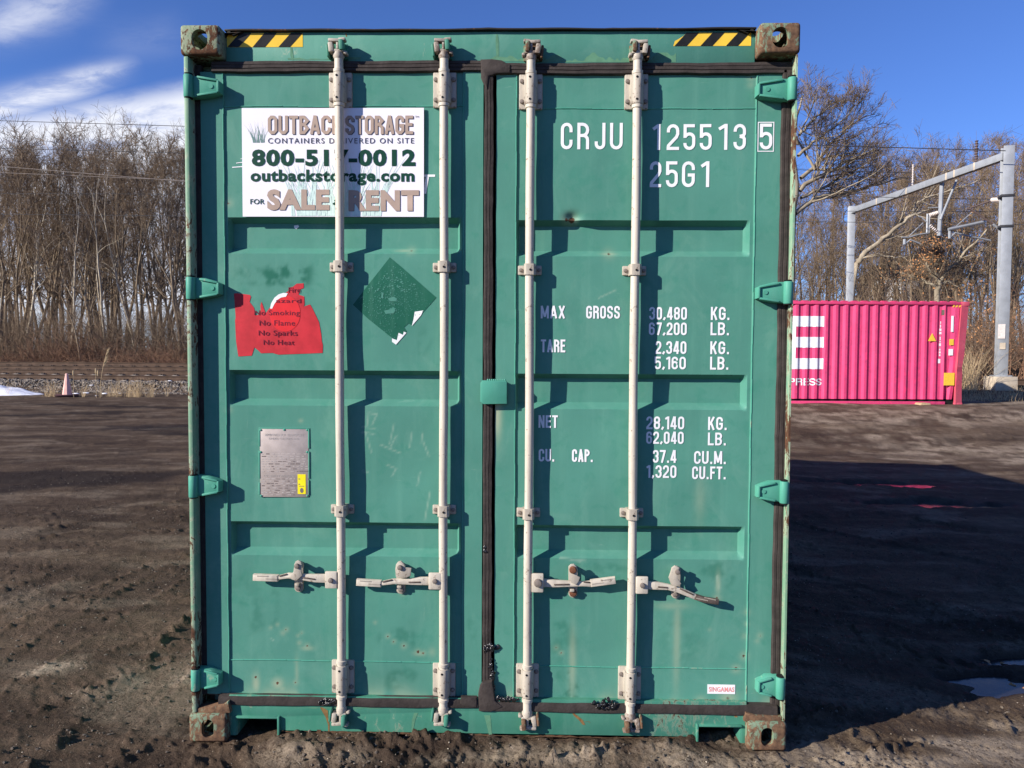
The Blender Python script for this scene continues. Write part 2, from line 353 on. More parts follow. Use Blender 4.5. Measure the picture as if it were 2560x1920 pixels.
def lumps(x, y):
    rad = np.hypot(x - CAM[0], y - CAM[1])
    z = 0.016 * fbm(x * 0.7, y * 0.7, 3, 1) + 0.007 * fbm(x * 2.6, y * 2.6, 3, 4)
    clod = fbm(x * 11, y * 11, 4, 8, 0.62)
    amt = sstep(-0.1, 0.7, fbm(x * 1.5, y * 1.5, 2, 12))
    near = sstep(16, 5, rad)
    bil = np.abs(fbm(x * 15, y * 15, 3, 31, 0.6)); b2 = np.abs(fbm(x * 38, y * 38, 2, 36, 0.6))
    z = z + near * (0.0030 + 0.0050 * amt) * clod + near * (0.003 + 0.009 * amt) * np.minimum(bil, 0.9) + near * (0.0015 + 0.0045 * amt) * b2
    # trampled ridge lines
    rd = 1 - np.abs(fbm(x * 3.1 + 7, y * 3.1 - x * 0.8, 3, 21)); z = z + near * 0.012 * np.maximum(0, rd - 0.86) / 0.14 * (0.4 + amt)
    rut = np.zeros_like(x)
    for n, (a, b, w, dep) in enumerate(TRACKS):
        A, Bq = np.array(G(*a)), np.array(G(*b)); d = Bq - A; L = np.linalg.norm(d); d /= L; nn = np.array([-d[1], d[0]])
        s = (x - A[0]) * d[0] + (y - A[1]) * d[1]; t = (x - A[0]) * nn[0] + (y - A[1]) * nn[1]
        t = t + 0.035 * pnoise(s * 1.3, s * 0 + n * 3.3, 2)
        on = sstep(-0.7, 0.1, s) * sstep(L + 0.7, L - 0.1, s); brk = 0.35 + 0.65 * sstep(-0.25, 0.35, pnoise(s * 0.9 + n * 9, t * 0.8, 6))
        h = w / 2; inside = sstep(h + 0.03, h - 0.02, np.abs(t)); edge = np.exp(-((np.abs(t) - h - 0.015) / 0.035) ** 2)
        lug = np.sin(2 * np.pi * (s / 0.105 + np.abs(t) / w * 1.1)); lug = np.clip(lug * 4 - 2.6, -1, 0.4)
        z = z + on * brk * dep * (-0.009 * inside + 0.0038 * inside * lug + edge * (0.004 + 0.034 * np.maximum(0, fbm(x * 17, y * 17, 3, 40 + n, 0.65))))
        rut = np.maximum(rut, on * inside * brk)
    for (pa, pb, w, pit) in (((215, 1350), (470, 1318), 0.30, 0.13), ((760, 1918), (1120, 1868), 0.34, 0.10), ((60, 1620), (300, 1530), 0.22, 0.12), ((1500, 1912), (1760, 1900), 0.3, 0.12), ((2080, 1560), (2420, 1640), 0.3, 0.14)):
        A, Bq = np.array(G(*pa)), np.array(G(*pb)); d = Bq - A; L = np.linalg.norm(d); d /= L; nn = np.array([-d[1], d[0]])
        s = (x - A[0]) * d[0] + (y - A[1]) * d[1]; t = (x - A[0]) * nn[0] + (y - A[1]) * nn[1]
        on = sstep(-0.05, 0.1, s) * sstep(L + 0.05, L - 0.1, s) * sstep(w / 2, w / 2 - 0.03, np.abs(t)) * (0.25 + 0.75 * sstep(-0.2, 0.3, pnoise(s * 2.2, t * 3 + 5, 3)))
        u = np.mod(s / pit + np.abs(t) / w * 1.6, 1.0); z = z - on * 0.020 * sstep(0.10, 0.22, u) * sstep(0.62, 0.50, u) * sstep(0.015, 0.035, np.abs(t))
    # soil banked against the sill and the castings
    z = z + 0.034 * np.exp(-((y + 0.02) / 0.16) ** 2) * sstep(-1.0, -0.8, x) * sstep(1.02, 0.8, x) + 0.010 * np.exp(-((y + 0.08) / 0.10) ** 2) * sstep(1.35, 1.1, np.abs(x)) * np.maximum(0, clod)
    return z, rut
def ground_z(x, y):
    x = np.asarray(x, float); y = np.asarray(y, float)
    z, rut = lumps(x, y); z = z + base_z(x, y)
    wet = np.zeros_like(x)
    for px, py, rx, ry, tn, lv in PUD:
        cx, cy = G(px, py, lv); dx, dy = x - cx, y - cy
        c, s = math.cos(tn), math.sin(tn); u = (dx * c + dy * s) / rx; v = (-dx * s + dy * c) / ry
        r = np.hypot(u, v) + 0.55 * fbm(x * 2.3, y * 3.8, 3, 50)
        k = sstep(1.6, 0.5, r); z = z * (1 - k) + (lv - 0.018 + 0.9 * lumps_small(x, y)) * k
        wet = np.maximum(wet, sstep(2.3, 1.0, r))
    return z, rut, wet
def lumps_small(x, y): return 0.014 * fbm(x * 4, y * 6, 3, 60)

def mat_ground():
    m, k, b = material('muddy_yard'); tc = k.node('ShaderNodeTexCoord').outputs['Object']
    def at(n): return k.node('ShaderNodeAttribute', attribute_name=n).outputs['Fac']
    a = k.noise(tc, 0.55, 6, 0.62, 0.6); f = k.noise(tc, 9, 8, 0.7, 0.3); g = k.noise(tc, 60, 6, 0.75); sp = k.noise(tc, 140, 2, 0.5)
    lane = k.noise(k.scalev(tc, (0.30, 1.5, 1), (0, 0, 0.10)), 1.0, 6, 0.65, 0.5)
    c = k.mix(k.ramp(a, 0.36, 0.66), (0.066, 0.044, 0.030), (0.112, 0.078, 0.053))
    c = k.mix(k.math('MULTIPLY', k.ramp(lane, 0.47, 0.60), 0.70), c, (0.043, 0.029, 0.021))
    c = k.mix(k.math('MULTIPLY', k.ramp(lane, 0.50, 0.32), k.ramp(f, 0.40, 0.60)), c, (0.185, 0.135, 0.088))
    c = k.mix(k.math('MULTIPLY', k.ramp(f, 0.46, 0.70), 0.5), c, (0.120, 0.083, 0.056))
    c = k.mix(k.math('MULTIPLY', k.ramp(g, 0.56, 0.66), 0.50), c, (0.190, 0.140, 0.096))
    c = k.mix(k.math('MULTIPLY', k.ramp(g, 0.46, 0.36), 0.45), c, (0.026, 0.018, 0.013))
    c = k.mix(k.ramp(sp, 0.705, 0.74), c, (0.42, 0.34, 0.25))
    c = k.mix(k.math('MULTIPLY', at('pale'), k.ramp(k.math('MULTIPLY_ADD', f, 0.5, g), 0.56, 0.80)), c, (0.36, 0.285, 0.205))
    c = k.mix(k.math('MULTIPLY', at('damp_shade'), 0.88), c, (0.026, 0.019, 0.016))  # darkens wet mud, and paints the cast shadow on the left
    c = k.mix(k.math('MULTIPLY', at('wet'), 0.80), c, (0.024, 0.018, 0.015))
    k.put(b.inputs['Base Color'], c)
    r = k.math('MULTIPLY_ADD', k.ramp(g, 0.3, 0.7), 0.2, 0.78)
    r = k.math('MULTIPLY_ADD', at('wet'), -0.30, r, clamp=True); k.put(b.inputs['Roughness'], r)
    b.inputs['Specular IOR Level'].default_value = 0.06
    bp = k.node('ShaderNodeBump'); bp.inputs['Strength'].default_value = 1.0; bp.inputs['Distance'].default_value = 0.022
    h3 = k.math('ABSOLUTE', k.math('SUBTRACT', k.noise(tc, 27, 6, 0.7, 0.3), 0.5))
    k.l.new(k.math('MULTIPLY_ADD', f, 0.5, k.math('MULTIPLY_ADD', h3, 0.9, k.math('MULTIPLY', g, 0.40))), bp.inputs['Height']); k.l.new(bp.outputs[0], b.inputs['Normal'])
    return m
M_GROUND = mat_ground()
def build_ground():
    fine = np.radians(np.arange(-41, 41.01, 0.122)); coarse = np.radians(np.arange(44, 316.1, 4.0))
    ang = np.concatenate([fine, coarse]); na = len(ang); nf = len(fine)
    r = [0.35]
    while r[-1] < 900:
        q = r[-1]; r.append(q * (1.10 if q < 2.2 else 1.0042 if q < 6 else 1.0065 if q < 9 else 1.011 if q < 20 else 1.02 if q < 60 else 1.18))
    r = np.array(r); nr = len(r)
    A, Rr = np.meshgrid(ang - YAW, r); X = CAM[0] + np.sin(A) * Rr; Y = CAM[1] + np.cos(A) * Rr
    Z = np.zeros_like(X); wet = np.zeros_like(X); rut = np.zeros_like(X)
    Z[:], rut[:], wet[:] = ground_z(X, Y)
    pale = np.zeros_like(X)
    for (a, b2, w) in [((60, 1700), (370, 1630), 0.10), ((270, 1718), (350, 1705), 0.09), ((440, 1690), (480, 1700), 0.12), ((1990, 1900), (2300, 1905), 0.10), ((1960, 1885), (2080, 1860), 0.05), ((2200, 1085), (2600, 1130), 0.55), ((1960, 1036), (2620, 1042), 1.5), ((1960, 1065), (2620, 1068), 1.1), ((2100, 1105), (2620, 1110), 0.6), ((1650, 1900), (2600, 1870), 0.16), ((2150, 1905), (2600, 1800), 0.14), ((700, 1905), (1500, 1900), 0.08), ((370, 1785), (400, 1780), 0.06), ((2200, 1120), (2420, 1128), 0.2)]:
        p, q = np.array(G(*a)), np.array(G(*b2)); d = q - p; L = np.linalg.norm(d); d /= L
        s = (X - p[0]) * d[0] + (Y - p[1]) * d[1]; t = -(X - p[0]) * d[1] + (Y - p[1]) * d[0]
        t = t + w * 0.8 * fbm(X * 1.7, Y * 1.7, 2, 70)
        pale = np.maximum(pale, np.exp(-(t / w) ** 2) * sstep(-0.2, 0.1, s) * sstep(L + 0.2, L - 0.1, s) * sstep(-0.45, 0.35, fbm(X * 0.9, Y * 2.6, 4, 77, 0.6)))
    damp_shade = np.zeros_like(X)
    for (a, b2, w) in [((0, 1222), (440, 1185), 0.55), ((0, 1195), (240, 1190), 0.5), ((420, 1085), (500, 1085), 0.5), ((0, 1040), (300, 1030), 0.5), ((100, 1010), (440, 1020), 0.5)]:  # first two strips paint an unseen object's cast shadow, the rest wet mud
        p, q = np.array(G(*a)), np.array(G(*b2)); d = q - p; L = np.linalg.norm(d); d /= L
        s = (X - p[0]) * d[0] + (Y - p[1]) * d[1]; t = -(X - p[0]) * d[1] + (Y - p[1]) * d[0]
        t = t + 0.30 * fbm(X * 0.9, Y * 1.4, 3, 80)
        damp_shade = np.maximum(damp_shade, sstep(w, w * 0.45, np.abs(t)) * sstep(-1.2, 0.2, s) * sstep(L + 1.2, L - 0.2, s))
    damp_shade = np.maximum(damp_shade, 0.55 * rut * sstep(-0.5, 0.3, fbm(X * 1.3, Y * 1.3, 3, 83))); pale = np.maximum(pale, 0.28 * sstep(0.1, 0.7, fbm(X * 0.8, Y * 2.0, 4, 85, 0.6)) * sstep(60, 20, np.hypot(X - CAM[0], Y - CAM[1])))
    i = np.arange(nr - 1)[:, None] * na + np.arange(na)[None, :]; j = np.arange(nr - 1)[:, None] * na + (np.arange(na)[None, :] + 1) % na
    Fq = np.stack([i, i + na, j + na, j], -1).reshape(-1, 4)[:, ::-1]
    V = np.stack([X, Y, Z], -1).reshape(-1, 3)
    V = np.vstack([V, [[CAM[0], CAM[1], 0]]]); c0 = len(V) - 1
    cap = np.stack([np.full(na, c0), np.arange(na), (np.arange(na) + 1) % na], -1)[:, ::-1]
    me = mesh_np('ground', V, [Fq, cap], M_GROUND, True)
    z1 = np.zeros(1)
    for n, v in (('wet', wet), ('pale', pale), ('damp_shade', damp_shade)): attr(me, n, np.concatenate([v.ravel(), z1]))
    tag(link('ground', me), 'dark brown mud yard churned by tyres, with wet streaks, a painted shadow and pale grit', None, None, 'structure')
    # pools: a level sheet in each hollow, the mud makes the shore line
    m, k, b = material('still_puddle_water'); b.inputs['Base Color'].default_value = (0.022, 0.019, 0.018, 1)
    b.inputs['Roughness'].default_value = 0.17; b.inputs['Specular IOR Level'].default_value = 0.5; b.inputs['IOR'].default_value = 1.33
    tc = k.node('ShaderNodeTexCoord').outputs['Object']; bp = k.node('ShaderNodeBump'); bp.inputs['Strength'].default_value = 0.12; bp.inputs['Distance'].default_value = 0.01
    k.l.new(k.noise(tc, 7, 3, 0.5), bp.inputs['Height']); k.l.new(bp.outputs[0], b.inputs['Normal'])
    for n, (px, py, rx, ry, tn, lv) in enumerate(PUD):
        cx, cy = G(px, py, lv); t = np.linspace(0, 2 * np.pi, 41)[:-1]
        u, v = 1.45 * rx * np.cos(t), 1.45 * ry * np.sin(t); c, s = math.cos(tn), math.sin(tn)
        V = np.stack([u * c - v * s, u * s + v * c, np.zeros(40)], -1); V = np.vstack([V, [[0, 0, 0]]])
        fc = np.stack([np.full(40, 40), np.arange(40), (np.arange(40) + 1) % 40], -1)
        o = link('puddle', mesh_np('puddle', V, fc, m), None, (cx, cy, lv - 0.004 + 0.0007 * n)); tag(o, kind='structure')
build_ground()

# ------------------------------------------------------------------ the green container
YS, YP, YR, YH, YB = 0.062, 0.067, 0.033, 0.070, 0.040      # stile, panel, lock rod, header, sill: depth behind the corner castings
WID, HT, LEN = 2.438, 2.896, 6.058
cont = empty('shipping_container'); tag(cont, 'green steel shipping container seen square-on, closed doors with four pale lock rods', 'container')

class Door:
    def __init__(s, x0, x1, z0, z1, c0, c1, cor, p0, p1, seed):
        s.__dict__.update(locals()); del s.__dict__['s']
    def trap(s, z):
        v = np.zeros_like(z)
        for za, zd in s.cor:
            v = np.maximum(v, np.clip(np.minimum((za - z) / 0.020, (z - zd) / 0.026), 0, 1))
        return v
    def y(s, x, z):
        x = np.asarray(x, float); z = np.asarray(z, float)
        pan = np.clip(np.minimum((x - s.p0) / 0.003, (s.p1 - x) / 0.003), 0, 1)
        ends = np.clip(np.minimum((x - s.c0) / 0.010, (s.c1 - x) / 0.018), 0, 1)
        inner = sstep(0, 0.12, np.minimum(x - s.p0, s.p1 - x)) * sstep(0, 0.15, np.minimum(z - s.z0, s.z1 - z))
        wav = 0.0042 * fbm(x * 1.9 + s.seed, z * 1.5, 2, s.seed) + 0.0012 * fbm(x * 5 + s.seed, z * 5, 2, s.seed + 3)
        y = YS + (YP - YS) * pan + wav * inner + 0.038 * s.trap(z) * ends
        if s.seed == 9:      # knock on the edge of the top bulge
            dx, dz = P(1432, 549, YP); y = y + 0.020 * np.exp(-((x - dx) / 0.028) ** 2 - ((z - dz - 0.008) / 0.020) ** 2)
        return y
def pz(px, py): return P(px, py, YS)[1]
def pxx(px, py=1000): return P(px, py, YS)[0]
LD = Door(pxx(510), pxx(1206), pz(850, 1741), pz(850, 179), pxx(573), pxx(1153),
          [(pz(850, 543), pz(850, 634)), (pz(850, 926), pz(850, 1015)), (pz(850, 1306), pz(850, 1391))], pxx(566), pxx(1157), 4)
RD = Door(pxx(1238), pxx(1940), pz(1590, 1757), pz(1590, 185), pxx(1289), pxx(1868),
          [(pz(1590, 550), pz(1590, 641)), (pz(1590, 935.5), pz(1590, 1024)), (pz(1590, 1315), pz(1590, 1398))], pxx(1288), pxx(1878), 9)

# wear on the doors, located by survey: (px, py, radius in photo pixels, strength)
RUST = [(1430, 549, 9, 1.0), (1416, 549, 8, .8), (1523, 634, 9, .7), (1026, 625, 7, .7), (572, 508, 7, .7), (573, 1025, 5, .6), (1878, 195, 7, .7), (1877, 212, 6, .6),
        (639, 1693, 6, .9), (694, 1708, 6, 1), (739, 1706, 5, .9), (741, 1652, 3, .8), (768, 1615, 5, .8), (749, 1607, 4, .8), (716, 1574, 4, .9), (708, 1582, 4, .8), (694, 1561, 3, .8), (677, 1569, 3, .7), (754, 1582, 3, .7), (745, 1589, 3, .7),
        (970, 1590, 4, .8), (985, 1603, 4, .8), (1010, 1614, 5, .8), (1045, 1629, 5, .9), (1058, 1633, 5, .8), (938, 1556, 3, .7), (1403, 1632, 4, .8), (1391, 1620, 5, .6), (1860, 1640, 7, .8), (1861, 1590, 5, .6), (1840, 1672, 7, .9), (1899, 1588, 5, .7), (1892, 1601, 4, .6), (1774, 1574, 3, .6), (1792, 1494, 6, .9), (1795, 1480, 4, .6), (1820, 1747, 14, .55), (1752, 1750, 8, .5), (990, 1745, 6, .8), (1497, 780, 2, .7), (1867, 1530, 5, .6), (1866, 1560, 4, .6)]
FADE = [(640, 1710, 10, 26, .7), (694, 1710, 16, 16, .7), (705, 1722, 12, 9, .5), (1431, 1660, 9, 90, .5), (1692, 1600, 9, 120, .45), (1242, 1040, 12, 60, .9), (768, 1620, 16, 6, .5), (1820, 1745, 24, 20, .6), (1752, 1750, 14, 12, .4), (1680, 1515, 40, 10, .35), (1795, 1460, 6, 30, .5), (1523, 634, 18, 4, .6), (1010, 625, 22, 4, .5), (742, 1680, 5, 40, .35), (1750, 1250, 14, 60, .25), (1050, 1633, 16, 7, .5), (752, 1052, 6, 5, .4), (1008, 1480, 8, 10, .4), (1080, 1630, 10, 12, .3)]
DARK = [(690, 690, 100, 30, 1.0), (640, 690, 50, 30, .9), (740, 690, 50, 30, .9), (700, 760, 108, 20, .2), (640, 1545, 26, 60, .35), (680, 1520, 20, 50, .3), (1000, 1590, 60, 26, .45), (985, 1700, 30, 34, .5), (1020, 1690, 24, 20, .4), (1020, 1600, 20, 26, .3), (1405, 1570, 26, 24, .4), (1425, 1610, 20, 40, .35), (1395, 1620, 20, 40, .35), (1790, 1420, 40, 26, .55), (1810, 1440, 30, 40, .45), (1700, 1600, 60, 70, .25), (1500, 1420, 70, 14, .4), (1440, 1415, 30, 10, .3), (900, 1420, 26, 30, .3), (610, 1480, 60, 50, .25), (1180, 1570, 12, 30, .3), (1400, 1690, 20, 26, .3), (1422, 1700, 5, 30, .9), (1440, 1735, 8, 26, .7), (1420, 1730, 10, 14, .8), (1395, 1743, 14, 8, .6), (840, 920, 30, 40, .2), (1060, 850, 20, 50, .25), (1600, 690, 40, 24, .2)]
SCR = [(921, 1032, 942, 1036), (942, 1036, 930, 1062), (921, 1036, 918, 1062), (905, 1068, 936, 1071), (906, 1080, 935, 1085), (914, 1082, 928, 1130), (952, 1112, 1000, 1133), (985, 1060, 974, 1110), (990, 1090, 976, 1118), (1030, 1080, 1024, 1118), (1056, 1084, 1053, 1108), (1058, 1105, 1072, 1140), (967, 1162, 990, 1172), (990, 1172, 980, 1190), (1050, 1180, 1043, 1215), (1075, 1230, 1062, 1300), (905, 1178, 920, 1180), (1400, 1395, 1465, 1402), (1425, 1399, 1452, 1404), (1793, 1440, 1796, 1470), (1497, 745, 1540, 725), (677, 1596, 684, 1600)]
def wear(d, X, Z):
    sh = X.shape; rust = np.zeros(sh); fade = np.zeros(sh); dark = np.zeros(sh); scr = np.zeros(sh)
    px_m = 1 / 625.0
    for a, b2, r, s in RUST:
        x, z = P(a, b2, YP); rust = np.maximum(rust, s * np.exp(-(((X - x) ** 2 + (Z - z) ** 2) / (r * px_m * 0.9) ** 2)))
        fade = np.maximum(fade, 0.45 * s * np.exp(-(((X - x) ** 2 + (Z - z) ** 2) / (r * px_m * 1.7) ** 2)))
    for a, b2, rx, rz, s in FADE:
        x, z = P(a, b2, YP); fade = np.maximum(fade, s * np.exp(-((X - x) / (rx * px_m)) ** 2 - ((Z - z) / (rz * px_m)) ** 2))
    nz = sstep(-0.5, 0.45, fbm(X * 16, Z * 16, 3, 90, 0.6))
    for a, b2, rx, rz, s in DARK:
        x, z = P(a, b2, YP); q = np.hypot((X - x) / (rx * px_m), (Z - z) / (rz * px_m)) + 0.35 * fbm(X * 9, Z * 9, 2, 95)
        dark = np.maximum(dark, s * sstep(1.25, 0.55, q) * nz)
    for a, b2, c, e in SCR:
        x0, z0 = P(a, b2, YP); x1, z1 = P(c, e, YP); dx, dz = x1 - x0, z1 - z0; L2 = dx * dx + dz * dz
        t = np.clip(((X - x0) * dx + (Z - z0) * dz) / L2, 0, 1); dd = np.hypot(X - x0 - t * dx, Z - z0 - t * dz)
        scr = np.maximum(scr, 0.6 * np.exp(-(dd / 0.0032) ** 2))
    # rust and dirt creep in from the lower edge
    low = np.exp(-(Z - d.z0) / 0.03); fade = np.maximum(fade, 0.6 * low * sstep(-0.1, 0.5, fbm(X * 7, Z * 3, 2, 97)))
    rust = np.maximum(rust, 0.75 * np.exp(-(Z - d.z0) / 0.008) * sstep(0.0, 0.5, fbm(X * 5, Z * 2, 2, 98)))
    return rust, fade, dark, scr
def lines(a, b, step, extra):
    v = list(np.linspace(a, b, max(2, int(round((b - a) / step)) + 1)))
    ex = [e for e in extra if a < e < b]
    v = [q for q in v if q in (a, b) or all(abs(q - e) > step * 0.45 for e in ex)] + ex
    return np.array(sorted(v))
def build_door(d, name, label):
    xs = lines(d.x0, d.x1, 0.0075, [d.p0, d.p0 + .003, d.p1, d.p1 - .003, d.c0, d.c0 + .01, d.c1, d.c1 - .018])
    zs = lines(d.z0, d.z1, 0.0075, sum([[a, a - .02, b, b + .026] for a, b in d.cor], []))
    X, Z = np.meshgrid(xs, zs); Y = d.y(X, Z); nx, nz = len(xs), len(zs)
    V = np.stack([X, Y, Z], -1).reshape(-1, 3); i = np.arange(nz - 1)[:, None] * nx + np.arange(nx - 1)[None, :]
    fc = np.stack([i, i + 1, i + 1 + nx, i + nx], -1).reshape(-1, 4)
    loop = np.concatenate([np.arange(nx), np.arange(1, nz) * nx + nx - 1, (nz - 1) * nx + np.arange(nx - 2, -1, -1), np.arange(nz - 2, 0, -1) * nx])
    bk = V[loop].copy(); bk[:, 1] = 0.118; n0 = len(V); m = len(loop)
    V = np.vstack([V, bk]); a = np.arange(m); sk = np.stack([loop[(a + 1) % m], loop[a], n0 + a, n0 + (a + 1) % m], -1)
    me = mesh_np(name, V, [fc, sk], M_DOOR, True); me.set_sharp_from_angle(angle=math.radians(40))
    for nme, v in zip(('rust', 'fade', 'dark', 'scratch'), wear(d, X, Z)): attr(me, nme, np.concatenate([v.ravel(), np.zeros(m)]))
    o = link(name, me, cont, None, None, label)
    # weld beads that frame the pressed panel
    w = B()
    for py in (((266, 267), (1650, 1652)) if d is LD else ((272, 275), (1666, 1671))):
        za = P(700 if d is LD else 1400, py[0], YP)[1]
        for q in np.arange(d.p0, d.p1, 0.06):
            q2 = min(q + 0.06, d.p1); ym = float(d.y((q + q2) / 2, za)); jz = 0.0012 * math.sin(q * 90)
            w.box(q, q2, ym - 0.0030, ym + 0.004, za - 0.0022 + jz, za + 0.0022 + jz, 0.0012, seg=1)
    for xx in (d.p0 - 0.001, d.p1 + 0.001):
        for q in np.arange(d.z0 + 0.01, d.z1 - 0.01, 0.07):
            jx = 0.0010 * math.sin(q * 70 + xx); w.box(xx - 0.0022 + jx, xx + 0.0022 + jx, YS - 0.0022, YS + 0.006, q, min(q + 0.07, d.z1 - 0.008), 0.0010, seg=1)
    w.done('weld_bead', M_DOOR if False else M_HINGE, o)
    return o
door_l = build_door(LD, 'door', 'left door leaf carrying the white rental sign')
door_r = build_door(RD, 'door', 'right door leaf with white registration lettering')

# --- frame: castings, posts, header, sill, roof and walls
def casting(top):
    b = bmesh.new()
    o = B().box(-0.0785, 0.0785, 0, 0.178, -0.059, 0.059, 0.013, seg=3).done('corner_casting', M_CAST)
    cut = []
    h = B()
    h.box(-0.052, 0.052, 0.024, 0.15, -0.033, 0.033, 0.004)
    def stadium(w, hh): 
        r = min(w, hh) / 2; pts = []
        for q in range(24):
            a = 2 * math.pi * q / 24; cx = r * math.cos(a); cz = r * math.sin(a)
            pts.append((cx + math.copysign(w / 2 - r, cx), cz + math.copysign(hh / 2 - r, cz)))
        return pts
    front = stadium(0.064, 0.080) if top else stadium(0.051, 0.077)
    h2 = B().poly(front, -0.02, 0.06); h3 = B().box(-0.11, 0.0, 0.058, 0.122, -0.026, 0.026, 0.012)
    h4 = B().box(-0.030, 0.030, 0.045, 0.135, 0.0, 0.09, 0.012) if top else B().box(-0.03, 0.03, 0.045, 0.135, -0.09, 0.0, 0.012)
    tools = [q.done('cutter', M_BLACK) for q in (h, h2, h3, h4)]
    for c in tools:
        md = o.modifiers.new('cut', 'BOOLEAN'); md.operation = 'DIFFERENCE'; md.object = c; md.solver = 'EXACT'
    bpy.context.view_layer.update()
    me = bpy.data.meshes.new_from_object(o.evaluated_get(bpy.context.evaluated_depsgraph_get()))
    for c in tools + [o]: bpy.data.objects.remove(c)
    me.materials.clear(); me.materials.append(M_CAST); smooth(me, 35); me.name = 'corner_casting'
    return me
POSTI = {-1: P(477, 680, .008)[0], 1: P(1974, 1000, .008)[0]}
CT, CB = casting(True), casting(False)
def mirrored(me):
    m2 = me.copy(); m2.transform(Matrix.Diagonal((-1, 1, 1, 1))); m2.flip_normals(); return m2
CTm, CBm = mirrored(CT), mirrored(CB)
for me in (CTm, CB, CBm):
    me.materials.clear(); me.materials.append(M_CAST2)
for sx, mt, mb in ((-1, CT, CB), (1, CTm, CBm)):
    for yy in (0, 1):
        for me, zz in ((mt, HT - 0.059), (mb, 0.059)):
            o = link('corner_casting', me, cont, (sx * (WID / 2 - 0.0785), 0.0 if yy == 0 else LEN, zz), (0, 0, 0))
            if yy: o.scale = (1, -1, 1)
    # corner post: outer strip with hinge lugs, recessed inner channel
    b = B()
    b.box(sx * 1.2095, POSTI[sx], 0.008, 0.16, 0.1195, HT - 0.1195, 0.006)
    b.box(sx * 1.1840, sx * 1.1000, 0.125, 0.158, 0.1195, HT - 0.1195, 0.003)
    b.done('corner_post', M_POST, cont)
    b = B()
    b.box(sx * 1.2095, sx * 1.06, LEN - 0.16, LEN - 0.01, 0.1195, HT - 0.1195, 0.006); b.done('corner_post', M_GREEN, cont)
ztop = P(1280, 82, YH)[1]; hz0 = P(1280, 151, YH)[1]
b = B(); b.box(-1.0625, 1.0625, YH, 0.17, hz0 - 0.03, ztop + 0.006, 0.004); b.done('header', M_GREEN, cont)
b = B()      # roof edge plate that overhangs the header, slightly wavy
top_, bot_ = [], []
for n in range(61):
    xa = -1.0620 + n * 2.124 / 60; dz = 0.0011 * math.sin(n * 0.7) + 0.0012 * math.sin(n * 0.23) + (0.0015 if n in (15, 16, 30, 44) else 0)
    top_.append((xa, ztop + 0.0125 + dz)); bot_.append((xa, ztop + 0.0065 + dz * 0.6))
b.poly(top_ + bot_[::-1], YH - 0.016, 0.19, 0.001)
b.done('roof_edge', M_LIP, cont)
for sx in (-1, 1):
    b = B(); b.poly([(sx * 1.063, HT - 0.03), (sx * 1.063, ztop), (sx * 0.99, ztop + 0.004), (sx * 1.03, HT - 0.022), (sx * 1.045, HT - 0.004)][::(1 if sx < 0 else -1)], YH - 0.014, 0.17, 0.003)
    b.done('corner_gusset', M_LIP, cont)
# sill with two fork-shaped notches beside the castings
sz0 = 0.036; sz1 = P(1280, 1748, YB)[1]
nl0, nl1, nlt = P(590, 1800, YB)[0], P(698, 1800, YB)[0], P(650, 1794, YB)[1]
nr0, nr1, nrt = P(1742, 1820, YB)[0], P(1853, 1820, YB)[0], P(1800, 1815, YB)[1]
b = B()
b.poly([(-1.066, 0.012), (-1.066, sz1), (1.066, sz1), (1.066, 0.012), (nr1, 0.012), (nr1, nrt), (nr0, nrt), (nr0, sz0), (nl1, sz0), (nl1, nlt), (nl0, nlt), (nl0, 0.012)], YB, YB + 0.008, 0.0015)
b.box(-1.066, 1.066, 0.050, 0.17, sz1 - 0.03, sz1 - 0.001)
b.done('sill', M_FRAME, cont)
b = B()
for x0, x1, zt, s in ((nl0, nl1, nlt, 1), (nr0, nr1, nrt, -1)):
    b = B()
    b.box(x0, x1, YB - 0.012, YB + 0.12, zt + 0.0005, zt + 0.0085, 0.002)
    xe = x1 if s > 0 else x0
    b.box(xe - 0.0045, xe + 0.0045, YB - 0.014, YB + 0.12, 0.022, zt + 0.010, 0.002)
    xo = x0 if s > 0 else x1
    b.box(xo - 0.004, xo + 0.004, YB + 0.004, YB + 0.15, 0.012, zt - 0.001, 0.001)
    b.done('notch_frame', M_FRAME, cont)
    B().box(x0 - .02, x1 + .02, YB + 0.30, YB + 0.31, 0.0, zt + .02).done('notch_shade_back', M_BLACK, cont)  # black sheet paints the shade deep inside the notch
b = B()     # sloped weld bridging casting and sill
b.poly([(-1.204, 0.112), (-1.204, 0.134), (-1.085, 0.150), (-1.060, 0.168), (-1.052, 0.118)], 0.014, YB + 0.02, 0.004)
b.done('casting_weld', M_CAST2, cont); b = B()
b.poly([(1.204, 0.112), (1.052, 0.112), (1.058, 0.150), (1.10, 0.138), (1.204, 0.134)], 0.018, YB + 0.02, 0.004)
b.done('casting_weld', M_CAST2, cont)
def corrugated(x0, x1, z0, z1, pitch, dep, th=0.0):
    """trapezoid wall profile along x; returns V, quads; front at y=0, hollows at y=dep"""
    xs = []; ys = []; x = x0; f, s, g = pitch * 0.25, pitch * 0.245, pitch * 0.26
    while x < x1 - 1e-6:
        for dx, yy in ((0, 0), (f, 0), (f + s, dep), (f + s + g, dep)):
            if x + dx <= x1: xs.append(x + dx); ys.append(yy)
        x += pitch
    xs.append(x1); ys.append(0); xs = np.array(xs); ys = np.array(ys); n = len(xs)
    zz = np.array([z0, (z0 + z1) / 2, z1]); V = np.concatenate([np.stack([xs, ys, np.full(n, z)], -1) for z in zz])
    i = np.concatenate([np.arange(n - 1) + k * n for k in range(2)])
    return V, np.stack([i, i + 1, i + 1 + n, i + n], -1)
